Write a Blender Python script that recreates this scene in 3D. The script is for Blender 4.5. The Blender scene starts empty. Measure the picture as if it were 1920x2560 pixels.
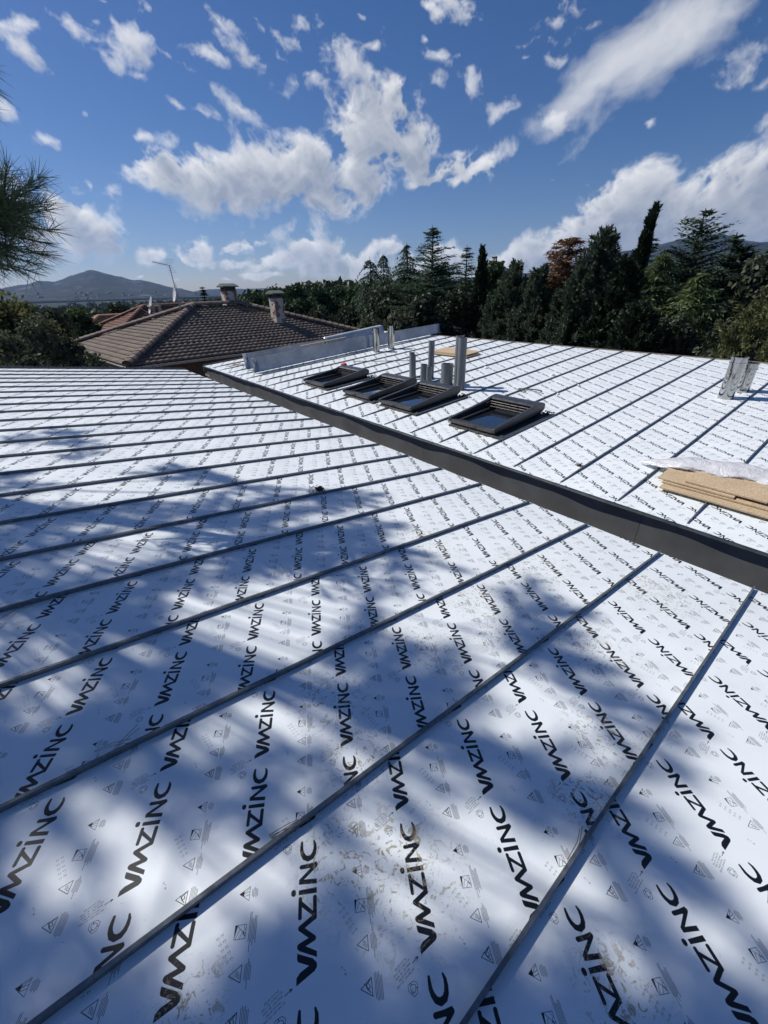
import bpy, math, random
import numpy as np
from mathutils import Vector, Matrix

random.seed(7)
RNG = np.random.default_rng(11)
SC = bpy.context.scene
COL = SC.collection
pi = math.pi

# ------------------------------------------------------------------ camera
F_PX = 1018.46
R = np.array([[0.99966077, -0.01249363, -0.02285267],
              [0.02604487, 0.47953344, 0.87713701],
              [0.0, -0.87743466, 0.47969617]])
CAMP = np.array([0.0, 0.0, 7.0])
cd = bpy.data.cameras.new('camera'); cam = bpy.data.objects.new('camera', cd); COL.objects.link(cam)
cd.sensor_fit = 'AUTO'; cd.sensor_width = 36.0; cd.lens = F_PX / 2560 * 36.0
cd.clip_start = 0.05; cd.clip_end = 40000
M = Matrix.Identity(4)
for i in range(3):
    for j in range(3):
        M[j][i] = R[i][j]
    M[i][3] = CAMP[i]
cam.matrix_world = M
SC.camera = cam

def ray(px, py):
    return R.T @ np.array([px - 960.0, 1280.0 - py, -F_PX])
def at_dist(px, py, dist):
    """point in the direction of a photo pixel, at a horizontal distance in metres"""
    r = ray(px, py); return CAMP + r * (dist / math.hypot(r[0], r[1]))
def azel(px, py):
    r = ray(px, py); r = r / np.linalg.norm(r)
    return math.atan2(r[0], r[1]), math.asin(r[2])

# ------------------------------------------------------------------ view
SC.view_settings.view_transform = 'Standard'
SC.view_settings.look = 'None'
SC.view_settings.exposure = 0.0
SC.view_settings.gamma = 1.0
SC.view_settings.use_curve_mapping = False
SC.cycles.max_bounces = 6
SC.cycles.volume_bounces = 0
SC.cycles.transparent_max_bounces = 8
SC.cycles.sample_clamp_indirect = 6.0

# ------------------------------------------------------------------ sun and sky
SUN_AZ = math.radians(-65); SUN_EL = math.radians(47)
SUN_DIR = Vector((math.sin(SUN_AZ)*math.cos(SUN_EL), math.cos(SUN_AZ)*math.cos(SUN_EL), math.sin(SUN_EL)))
sl = bpy.data.lights.new('sun', 'SUN'); sl.energy = 4.9; sl.angle = math.radians(0.55); sl.color = (1.0, 0.96, 0.9)
so = bpy.data.objects.new('sun', sl); COL.objects.link(so)
so.rotation_euler = (-SUN_DIR).to_track_quat('-Z', 'Y').to_euler()

def fbm2(x, y, seed, octv=5, lac=2.03, gain=0.5):
    """value noise, numpy"""
    rg = np.random.default_rng(seed); tab = rg.random((256, 256)).astype(np.float32)
    out = np.zeros_like(x, dtype=np.float64); amp = 1.0; fr = 1.0; tot = 0
    for _ in range(octv):
        X = x*fr; Y = y*fr; xi = np.floor(X).astype(int); yi = np.floor(Y).astype(int); fx = X-xi; fy = Y-yi
        fx = fx*fx*(3-2*fx); fy = fy*fy*(3-2*fy)
        g = lambda a, b: tab[(xi+a) & 255, (yi+b) & 255]
        out += amp*((g(0, 0)*(1-fx)+g(1, 0)*fx)*(1-fy)+(g(0, 1)*(1-fx)+g(1, 1)*fx)*fy-0.5); tot += amp
        amp *= gain; fr *= lac
    return out/tot*2
def sstep(x, a, b):
    t = np.clip((x-a)/(b-a), 0, 1); return t*t*(3-2*t)

class NT:
    """tiny helper for node trees"""
    def __init__(s, nt): s.nt = nt; s.n = nt.nodes; s.l = nt.links
    def node(s, typ, **kw):
        n = s.n.new(typ)
        for k, v in kw.items():
            setattr(n, k, v)
        return n
    def put(s, sock, v):
        if isinstance(v, bpy.types.NodeSocket): s.l.new(v, sock)
        elif v is not None: sock.default_value = v
    def math(s, op, a, b=None, c=None, clamp=False):
        n = s.node('ShaderNodeMath', operation=op, use_clamp=clamp)
        s.put(n.inputs[0], a); s.put(n.inputs[1], b); s.put(n.inputs[2], c)
        return n.outputs[0]
    def vmath(s, op, a, b=None, c=None, scale=None):
        n = s.node('ShaderNodeVectorMath', operation=op)
        s.put(n.inputs[0], a); s.put(n.inputs[1], b); s.put(n.inputs[2], c)
        if scale is not None: s.put(n.inputs['Scale'], scale)
        return n.outputs['Value'] if op in ('LENGTH', 'DOT_PRODUCT', 'DISTANCE') else n.outputs[0]
    def noise(s, vec, scale, detail=4, rough=0.55, dist=0.0, dim='3D'):
        n = s.node('ShaderNodeTexNoise', noise_dimensions=dim)
        s.put(n.inputs['Vector'], vec); n.inputs['Scale'].default_value = scale
        n.inputs['Detail'].default_value = detail; n.inputs['Roughness'].default_value = rough
        n.inputs['Distortion'].default_value = dist
        return n.outputs[0]
    def mix(s, fac, a, b, typ='MIX'):
        n = s.node('ShaderNodeMix', data_type='RGBA', blend_type=typ)
        s.put(n.inputs[0], fac); s.put(n.inputs[6], a); s.put(n.inputs[7], b)
        return n.outputs[2]
    def ramp(s, fac, lo, hi, a=0.0, b=1.0, smooth=True):
        n = s.node('ShaderNodeMapRange')
        n.interpolation_type = 'SMOOTHSTEP' if smooth else 'LINEAR'
        s.put(n.inputs[0], fac); s.put(n.inputs[1], lo); s.put(n.inputs[2], hi); s.put(n.inputs[3], a); s.put(n.inputs[4], b)
        return n.outputs[0]

W = bpy.data.worlds.new('World'); SC.world = W; W.use_nodes = True
w = NT(W.node_tree); w.n.clear()
sky = w.node('ShaderNodeTexSky', sky_type='NISHITA')
sky.sun_disc = False; sky.sun_elevation = SUN_EL; sky.sun_rotation = SUN_AZ % (2*pi)
sky.altitude = 900; sky.air_density = 1.0; sky.dust_density = 0.6; sky.ozone_density = 3.0
tc = w.node('ShaderNodeTexCoord')
dirv = tc.outputs['Generated']
sep = w.node('ShaderNodeSeparateXYZ'); w.put(sep.inputs[0], dirv)
caz = w.math('ARCTAN2', sep.outputs[0], sep.outputs[1])
cel = w.math('ARCSINE', sep.outputs[2])

# clouds: (px, py, half length px, half height px, tilt deg counter-clockwise) read off the photograph,
# turned into directions; (weight, kind) kind 0 = wispy, 1 = cumulus
CL = [
 # big centre cumulus bank
 (430,432,105,46,-6,1.0),(560,450,120,66,-4,1.1),(700,430,120,70,0,1.15),(780,395,70,60,-20,1.0),(800,480,120,50,-5,1.0),
 (790,552,36,50,60,.7),(900,470,70,46,0,.9),(930,320,95,105,0,1.15),(965,240,48,60,10,.95),(1010,370,75,70,0,1.05),(590,390,50,36,20,.8),
 (1150,430,110,40,6,1.0),(1080,450,80,26,4,.9),(1240,385,80,20,14,.8),(1120,385,110,18,4,.7),(880,440,80,60,0,1.0),
 # left cumulus by the pine
 (180,545,70,58,0,1.0),(240,600,78,46,0,1.0),(110,600,60,66,0,.9),(275,560,40,26,20,.7),(190,490,40,24,20,.7),(290,465,40,22,25,.7),(230,475,18,20,0,.6),
 # low row over the horizon
 (375,640,60,26,0,.75),(485,632,54,40,10,1.0),(600,615,110,34,15,.62),(700,570,60,22,35,.6),(690,650,110,34,6,.8),(770,630,80,42,12,1.0),
 (800,680,150,28,2,.62),(900,655,90,40,8,.9),(960,625,60,32,0,.8),(1040,660,80,40,0,.8),(1130,670,60,48,0,.8),(560,700,70,14,0,.5),(350,690,24,10,0,.45),
 # right cumulus wall
 (1300,640,95,42,18,1.0),(1420,625,120,62,22,1.15),(1560,560,95,85,30,1.45),(1480,610,100,66,20,1.4),(1820,540,130,90,15,1.5),(1700,600,140,66,10,1.4),(1360,655,80,36,20,1.25),(1450,560,40,26,25,1.0),(1650,530,70,50,20,1.35),(1575,505,44,36,0,1.0),(1650,580,120,85,12,1.2),(1760,515,110,68,18,1.2),
 (1870,480,100,62,20,1.2),(1880,560,110,80,10,1.15),(1990,450,120,90,20,1.2),(1500,650,130,60,10,1.1),(1910,610,50,24,0,.9),
 # lone scraps
 (130,362,36,9,0,.6),(362,360,38,12,0,.75),(432,368,30,20,-10,.7),(205,296,30,10,0,.5),(8,285,34,18,-10,.75),(455,285,34,12,-25,.6),(610,290,54,17,-28,.8),
 (40,125,45,22,-45,.8),(30,60,70,18,-5,.62),(175,75,58,22,-25,.75),(235,60,30,18,-10,.6),(330,110,56,40,-30,.85),(275,120,40,36,-50,.6),(250,150,40,16,-30,.5),
 (430,160,50,12,-20,.55),(530,150,55,17,-8,.75),(640,160,46,30,-35,.8),(715,195,40,24,25,.7),(650,75,36,14,-35,.6),(750,65,40,14,0,.6),(720,115,60,26,-25,.75),
 (810,110,44,36,10,.8),(880,180,54,18,-20,.85),(840,160,70,20,-35,.75),(820,250,60,14,-45,.6),(880,35,26,16,-20,.6),(925,125,26,11,0,.6),(260,10,26,10,-30,.5),
 (1100,10,50,20,20,.6),(1145,20,36,24,0,.7),(1090,50,36,14,20,.7),(1082,152,34,18,-15,.7),(1085,212,30,20,-40,.7),(1165,235,38,24,-45,.8),(1240,285,50,20,20,.7),
 (1385,298,36,22,-15,.8),(1620,318,16,12,0,.5),(1135,155,16,14,0,.5),
 (560,660,90,18,0,.8),(640,690,90,12,0,.7),(860,655,60,34,10,.9),(930,690,80,18,0,.8),(1070,640,40,34,0,.9),(1190,690,60,26,0,.8),(1230,680,60,30,0,.85),(430,700,60,10,0,.5),(150,640,30,26,0,.7),(60,560,60,70,0,.85),
 (350,205,36,12,-20,.6),(560,60,40,14,-20,.5),(690,140,50,20,-30,.7),(770,190,60,22,-35,.75),(880,330,50,60,0,1.0),(520,300,46,14,-15,.5),(1480,60,60,26,20,.55),(1050,110,20,10,0,.5),
 # thin streaks upper right
 (1330,100,70,18,8,.55),(1310,140,40,12,0,.55),(1400,50,90,26,15,.5),(1380,160,60,18,-10,.55),
 (1930,290,80,26,25,.5),(1990,40,120,60,40,.7),(1920,200,60,20,20,.35),
 (1390,448,60,6,8,.35),(1520,380,20,10,0,.3),
]
CLW = [(1560,120,240,100,32,1.0),(1700,110,170,95,42,1.1),(1500,200,140,45,28,.85),(1840,10,190,60,40,.85),(1620,30,150,40,25,.7)]

MA0, MA1, ME0, ME1, MW, MH = -1.06, 1.06, -0.08, 1.42, 2100, 1480      # directions covered by the cloud map
def blur(a, r_):
    k = int(max(1, r_*3)); x = np.arange(-k, k+1); g = np.exp(-x*x/(2.0*r_*r_)); g /= g.sum()
    for ax in (0, 1):
        p = np.pad(a, [(k, k) if i == ax else (0, 0) for i in (0, 1)], mode='edge'); o_ = np.zeros_like(a)
        for i, wv in enumerate(g): o_ += wv*(p[i:i+a.shape[0], :] if ax == 0 else p[:, i:i+a.shape[1]])
        a = o_
    return a
def cloud_map():
    A_, E_ = np.meshgrid(np.linspace(MA0, MA1, MW), np.linspace(ME0, ME1, MH))
    AC = A_*(1-.12*np.clip(E_, 0, 1.4)); EV = np.tan(np.clip(E_, -.1, 1.42)*.85)/.85*(1+.25*np.clip(E_, 0, 1))
    # domain warp, then fractal noises; rotated lattices hide the grid
    c_, s_ = math.cos(.6), math.sin(.6); hz_ = np.exp(-np.clip(E_, 0, 1)/.16); U, V_ = AC*c_+EV*s_, -AC*s_+EV*c_
    wx = fbm2(U*7+3, V_*7, 101, 4); wy = fbm2(U*7+9, V_*7+5, 102, 4)
    fx = fbm2(U*26+1, V_*26, 103, 4); fy = fbm2(U*26+7, V_*26+2, 104, 4)
    Uw = U+.028*wx+.008*fx; Vw = V_+.028*wy+.008*fy
    n1 = fbm2(Uw*24, Vw*24, 105, 8, 2.07, .64)
    n2 = 1-2.2*np.abs(fbm2(Uw*24+4, Vw*24+8, 106, 1))
    lump = np.zeros_like(n1); amp = 1; fr = 26; tot = 0
    for i in range(5):
        q = fbm2(Uw*fr+i*3.1, Vw*fr+i*5.7, 110+i, 1); lump += amp*(1-2.6*np.abs(q)); tot += amp; amp *= .55; fr *= 2.1
    lump /= tot
    ct, st = math.cos(.55), math.sin(.55); F1, F2 = AC*ct+EV*st, -AC*st+EV*ct        # fibres rise to the right
    nf = fbm2(F1*7+.45*wx, F2*15+.45*wy, 120, 7, 2.05, .52)
    def field(blobs, wisp):
        cur = np.full(A_.shape, -2.0); aq = A_+.018*wx+.010*fx; eq = E_+.016*wy+.010*fy
        for (px, py, rx, ry, tilt, wt) in blobs:
            small = wt < .9 and not wisp and py < 600
            if small: rx, ry = rx*1.75, ry*2.05
            a, e_ = azel(px, py); a2, e2_ = azel(px+10, py); a3, e3_ = azel(px, py-10)
            sx = math.hypot(a2-a, e2_-e_)/10; sy = math.hypot(a3-a, e3_-e_)/10
            rt = math.atan2(e2_-e_, a2-a)+math.radians(tilt); cc_, ss_ = math.cos(rt), math.sin(rt)
            R_ = max(rx*sx, ry*sy)*2.2; i0 = np.searchsorted(A_[0], a-R_); i1 = np.searchsorted(A_[0], a+R_); j0 = np.searchsorted(E_[:, 0], e_-R_); j1 = np.searchsorted(E_[:, 0], e_+R_)
            if i1 <= i0 or j1 <= j0: continue
            dx, dy = aq[j0:j1, i0:i1]-a, eq[j0:j1, i0:i1]-e_
            v = wt*(.74 if small else 1.0)-np.hypot((dx*cc_+dy*ss_)/(rx*sx*1.22), (-dx*ss_+dy*cc_)/(ry*sy*1.22))
            v = np.maximum(v, -2)
            c0 = cur[j0:j1, i0:i1]; h = np.clip(0.5+0.5*(c0-v)/0.10, 0, 1); cur[j0:j1, i0:i1] = v*(1-h)+c0*h+0.10*h*(1-h)
        return cur
    B = field(CL, False); BB = field([q for q in CL if q[5] >= .9 or q[1] > 600], False)
    fluffy = np.clip((BB-.10)*2.2, 0, 1)
    high = sstep(E_, .28, .5)*(1-fluffy)
    D = B+(.80+.25*fluffy+.75*high)*n1+(.10+.42*fluffy)*lump-.03
    # small clouds stay thin and torn, big ones fill in
    dens = np.clip(D, 0, None); alpha = 1-np.exp(-(2.6+5.5*fluffy)*dens**1.5)
    alpha = np.clip(alpha*(1+.15*hz_), 0, 1)
    # shade: thickness met on the way to the sun (up and to the left), plus soft creases
    tau = np.zeros_like(D); dd = blur(dens, 2.0)
    for k in range(1, 12):
        sx_, sy_ = int(-k*3.0), int(k*4.2); sh = np.roll(np.roll(dd, -sy_, 0), -sx_, 1); tau += sh*.17
    lum = .40+.62*np.exp(-1.15*tau)
    lum *= 1-.50*fluffy*(1-np.clip(lump*.55+.66, 0, 1))
    lum *= 1+.10*np.clip(1-dens*2.5, 0, 1); lum *= 1+.14*hz_
    BW = field(CLW, True); DW = BW*.9+.85*nf+.40*n1
    aW_ = (1-np.exp(-1.5*np.clip(DW, 0, None)**1.25))*.92
    lW = .80+.12*np.clip(nf*2, -1, 1)
    am = 1-(1-alpha)*(1-aW_); lm = (lum*alpha+lW*aW_*(1-alpha))/np.maximum(am, 1e-4)
    edge = np.minimum(1, np.minimum(np.minimum(A_-MA0, MA1-A_), ME1-E_)/.05); am *= np.clip(edge, 0, 1)
    px = np.zeros((MH, MW, 4), np.float32); px[..., 3] = 1; px[..., 0] = am; px[..., 1] = np.clip(lm, 0, 1.2)/1.2; px[..., 2] = px[..., 0]
    im = bpy.data.images.new('cloud_map', MW, MH, alpha=False, float_buffer=True); im.colorspace_settings.name = 'Non-Color'
    im.pixels.foreach_set(px.ravel()); im.update(); im.pack(); return im
P2 = w.node('ShaderNodeCombineXYZ'); w.put(P2.inputs[0], caz); w.put(P2.inputs[1], cel)
Pv = P2.outputs[0]
q_ = w.vmath('MULTIPLY', w.vmath('SUBTRACT', Pv, (MA0, ME0, 0)), (1/(MA1-MA0), 1/(ME1-ME0), 0))
tic = w.node('ShaderNodeTexImage'); tic.image = cloud_map(); tic.extension = 'CLIP'; tic.interpolation = 'Cubic'; w.put(tic.inputs[0], q_)
spc = w.node('ShaderNodeSeparateColor'); w.put(spc.inputs[0], tic.outputs[0])
alpha = spc.outputs[0]; shade = w.math('MULTIPLY', spc.outputs[1], 1.2)
# scattered small clouds over the rest of the sky (outside the photo's view)
nG = w.noise(dirv, 5.5, 7, 0.6)
inview = w.math('LESS_THAN', w.math('ABSOLUTE', w.math('ADD', caz, 0.0)), 0.98)
aG = w.math('MULTIPLY', w.ramp(nG, 0.56, 0.72, 0.0, 0.75), w.ramp(w.math('ABSOLUTE', caz), 0.95, 1.3))
aG = w.math('MULTIPLY', aG, w.ramp(cel, 0.0, 0.1))
cc = w.mix(w.ramp(shade, 0.4, 1.05, smooth=False), (0.34, 0.385, 0.48, 1), (1.0, 1.0, 1.0, 1))
skyc = w.node('ShaderNodeHueSaturation'); w.put(skyc.inputs['Color'], w.mix(1.0, sky.outputs[0], (0.93, 0.905, 1.03, 1), 'MULTIPLY'))
skyc.inputs['Saturation'].default_value = 1.22; skyc.inputs['Value'].default_value = 0.92; skyc.inputs['Hue'].default_value = 0.5
SKY = 0.078
bsky = w.node('ShaderNodeBackground'); w.put(bsky.inputs[0], skyc.outputs[0]); bsky.inputs[1].default_value = SKY
bcl = w.node('ShaderNodeBackground'); w.put(bcl.inputs[0], cc); bcl.inputs[1].default_value = 0.97
bth = w.node('ShaderNodeBackground'); bth.inputs[0].default_value = (0.80, 0.84, 0.95, 1); bth.inputs[1].default_value = 0.62
mx1 = w.node('ShaderNodeMixShader'); w.put(mx1.inputs[0], aG); w.l.new(bsky.outputs[0], mx1.inputs[1]); w.l.new(bth.outputs[0], mx1.inputs[2])
mx2 = w.node('ShaderNodeMixShader'); w.put(mx2.inputs[0], alpha); w.l.new(mx1.outputs[0], mx2.inputs[1]); w.l.new(bcl.outputs[0], mx2.inputs[2])
wo = w.node('ShaderNodeOutputWorld'); w.l.new(mx2.outputs[0], wo.inputs[0])
W.cycles.sampling_method = 'MANUAL'; W.cycles.sample_map_resolution = 512

# ------------------------------------------------------------------ object helpers
def tag(o, label=None, cat=None, group=None, kind=None):
    if label: o['label'] = label
    if cat: o['category'] = cat
    if group: o['group'] = group
    if kind: o['kind'] = kind
    return o
def empty(name, loc=(0, 0, 0), label=None, cat=None, group=None):
    o = bpy.data.objects.new(name, None); COL.objects.link(o); o.location = loc
    o.empty_display_size = 0.2
    return tag(o, label, cat, group)
def link(name, me, parent=None, mat=None, loc=None, mw=None):
    o = bpy.data.objects.new(name, me); COL.objects.link(o)
    if mat is not None and len(me.materials) == 0: me.materials.append(mat)
    if parent is not None:
        o.parent = parent
        # geometry is given in world space: undo the parent's placement
        bpm = Matrix.Translation(parent.location) @ parent.rotation_euler.to_matrix().to_4x4() if parent.parent is None else None
        if bpm is not None: o.matrix_parent_inverse = bpm.inverted()
    if mw is not None: o.matrix_basis = mw
    elif loc is not None: o.location = loc
    return o
def mesh_np(name, V, Fc, smooth=False):
    """V (n,3), Fc (m,k) all faces with k corners"""
    V = np.ascontiguousarray(V, dtype=np.float32); Fc = np.ascontiguousarray(Fc, dtype=np.int32)
    me = bpy.data.meshes.new(name)
    m, k = Fc.shape
    me.vertices.add(len(V)); me.vertices.foreach_set('co', V.ravel())
    me.loops.add(m*k); me.loops.foreach_set('vertex_index', Fc.ravel())
    me.polygons.add(m); me.polygons.foreach_set('loop_start', np.arange(0, m*k, k, dtype=np.int32))
    me.polygons.foreach_set('loop_total', np.full(m, k, dtype=np.int32))
    if smooth: me.polygons.foreach_set('use_smooth', np.ones(m, dtype=bool))
    me.update(calc_edges=True); me.validate()
    return me
class MB:
    """collects simple solids into one mesh"""
    def __init__(s): s.v = []; s.f = []
    def add(s, vs, fs):
        b = len(s.v); s.v += [tuple(map(float, v)) for v in vs]; s.f += [tuple(b+i for i in f) for f in fs]; return s
    def frame_box(s, o, ax, ay, az, lo, hi):
        """box in the frame (o; ax, ay, az)"""
        o = np.asarray(o, float)
        P = [o + ax*x + ay*y + az*z for z in (lo[2], hi[2]) for y in (lo[1], hi[1]) for x in (lo[0], hi[0])]
        s.add(P, [(0, 2, 3, 1), (4, 5, 7, 6), (0, 1, 5, 4), (2, 6, 7, 3), (0, 4, 6, 2), (1, 3, 7, 5)]); return s
    def prism(s, prof, path0, path1, ax, ay):
        """closed profile [(x,y)] extruded from path0 to path1"""
        n = len(prof)
        A = [np.asarray(path0) + ax*x + ay*y for x, y in prof]; B = [np.asarray(path1) + ax*x + ay*y for x, y in prof]
        fs = [(i, (i+1) % n, n+(i+1) % n, n+i) for i in range(n)] + [tuple(range(n-1, -1, -1)), tuple(range(n, 2*n))]
        s.add(A+B, fs); return s
    def tube(s, pts, rad, seg=8, caps=True):
        pts = [np.asarray(p, float) for p in pts]; rs = rad if hasattr(rad, '__len__') else [rad]*len(pts)
        rings = []
        for i, p in enumerate(pts):
            d = pts[min(i+1, len(pts)-1)] - pts[max(i-1, 0)]; d = d/ (np.linalg.norm(d)+1e-9)
            u = np.cross(d, [0.3, 0.1, 0.95] if abs(d[2]) < 0.9 else [1, 0.2, 0]); u /= np.linalg.norm(u); v = np.cross(d, u)
            rings.append([p + rs[i]*(u*math.cos(2*pi*k/seg) + v*math.sin(2*pi*k/seg)) for k in range(seg)])
        vs = [q for r_ in rings for q in r_]; fs = []
        for i in range(len(pts)-1):
            for k in range(seg):
                a = i*seg+k; b = i*seg+(k+1) % seg; fs.append((a, b, b+seg, a+seg))
        if caps: fs.append(tuple(range(seg-1, -1, -1))); fs.append(tuple(range(len(vs)-seg, len(vs))))
        s.add(vs, fs); return s
    def build(s, name, mat, parent=None, smooth=False):
        me = bpy.data.meshes.new(name); me.from_pydata(s.v, [], s.f); me.update()
        if smooth:
            me.polygons.foreach_set('use_smooth', [True]*len(me.polygons)); me.set_sharp_from_angle(angle=math.radians(35))
        return link(name, me, parent, mat)

# ------------------------------------------------------------------ materials
def mat(name):
    m = bpy.data.materials.new(name); m.use_nodes = True; t = NT(m.node_tree); t.n.clear()
    out = t.node('ShaderNodeOutputMaterial'); b = t.node('ShaderNodeBsdfPrincipled'); t.l.new(b.outputs[0], out.inputs[0])
    return m, t, b, out
def simple(name, col, rough=0.6, metal=0.0, nscale=12, namp=0.25, bump=0.0, bscale=40, col2=None):
    m, t, b, out = mat(name)
    co = t.node('ShaderNodeTexCoord').outputs['Object']
    n = t.noise(co, nscale, 5, 0.6)
    k = t.ramp(n, 0.3, 0.7)
    c1 = tuple(c*(1-namp) for c in col)+(1,); c2 = (tuple(min(1, c*(1+namp)) for c in col)+(1,)) if col2 is None else tuple(col2)+(1,)
    t.put(b.inputs['Base Color'], t.mix(k, c1, c2))
    t.put(b.inputs['Roughness'], t.ramp(n, 0.2, 0.8, max(0.02, rough-0.08), min(1, rough+0.08)))
    b.inputs['Metallic'].default_value = metal
    if bump:
        bn = t.node('ShaderNodeBump'); bn.inputs['Distance'].default_value = bump; bn.inputs['Strength'].default_value = 1
        t.put(bn.inputs['Height'], t.noise(co, bscale, 4, 0.6)); t.l.new(bn.outputs[0], b.inputs['Normal'])
    return m
def leafmat(name, cA, cB, trans=0.35, dead=None, nscale=0.6):
    m, t, b, out = mat(name)
    geo = t.node('ShaderNodeNewGeometry')
    rnd = geo.outputs['Random Per Island']
    n = t.noise(geo.outputs['Position'], nscale, 3, 0.6)
    k = t.math('ADD', t.math('MULTIPLY', rnd, 0.55), t.ramp(n, 0.3, 0.7, 0, 0.45))
    c = t.mix(k, tuple(cA)+(1,), tuple(cB)+(1,))
    if dead:
        c = t.mix(t.ramp(rnd, 0.9, 0.97), c, tuple(dead)+(1,))
    t.n.remove(b)
    d = t.node('ShaderNodeBsdfDiffuse'); t.put(d.inputs[0], c)
    tr = t.node('ShaderNodeBsdfTranslucent'); t.put(tr.inputs[0], c)
    gl = t.node('ShaderNodeBsdfGlossy'); gl.inputs['Roughness'].default_value = 0.55; gl.inputs[0].default_value = (0.5, 0.55, 0.5, 1)
    m1 = t.node('ShaderNodeMixShader'); m1.inputs[0].default_value = trans; t.l.new(d.outputs[0], m1.inputs[1]); t.l.new(tr.outputs[0], m1.inputs[2])
    m2 = t.node('ShaderNodeMixShader'); m2.inputs[0].default_value = 0.04; t.l.new(m1.outputs[0], m2.inputs[1]); t.l.new(gl.outputs[0], m2.inputs[2])
    t.l.new(m2.outputs[0], out.inputs[0])
    return m
#@@PART2

# ------------------------------------------------------------------ the printed protective film
PW, PH = 0.58, 0.7115            # panel width and print period, metres
A_AX = np.array([math.cos(math.radians(148.86)), math.sin(math.radians(148.86))]); A_UP = np.array([-A_AX[1], A_AX[0]])
FONT = {'A':'01110 10001 10001 11111 10001 10001 10001','C':'01111 10000 10000 10000 10000 10000 01111','D':'11110 10001 10001 10001 10001 10001 11110',
'E':'11111 10000 10000 11110 10000 10000 11111','G':'01111 10000 10000 10011 10001 10001 01111','H':'10001 10001 10001 11111 10001 10001 10001','I':'00100 00100 00100 00100 00100 00100 00100',
'L':'10000 10000 10000 10000 10000 10000 11111','M':'10001 11011 10101 10101 10001 10001 10001','N':'10001 11001 10101 10101 10011 10001 10001','O':'01110 10001 10001 10001 10001 10001 01110',
'R':'11110 10001 10001 11110 10100 10010 10001','S':'01111 10000 10000 01110 00001 00001 11110','T':'11111 00100 00100 00100 00100 00100 00100','U':'10001 10001 10001 10001 10001 10001 01110',
'W':'10001 10001 10001 10101 10101 11011 10001','Z':'11111 00001 00010 00100 01000 10000 11111','1':'00100 01100 00100 00100 00100 00100 01110','2':'01110 10001 00001 00110 01000 10000 11111',
'3':'11110 00001 00001 01110 00001 00001 11110','4':'00010 00110 01010 10010 11111 00010 00010','5':'11111 10000 11110 00001 00001 10001 01110','6':'01110 10000 11110 10001 10001 10001 01110',
'7':'11111 00001 00010 00100 00100 01000 01000','8':'01110 10001 10001 01110 10001 10001 01110','9':'01110 10001 10001 01111 00001 00001 01110','0':'01110 10001 10001 10001 10001 10001 01110',
'X':'10001 10001 01010 00100 01010 10001 10001','-':'00000 00000 00000 11111 00000 00000 00000','.':'00000 00000 00000 00000 00000 01100 01100',' ':'00000 00000 00000 00000 00000 00000 00000'}
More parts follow.
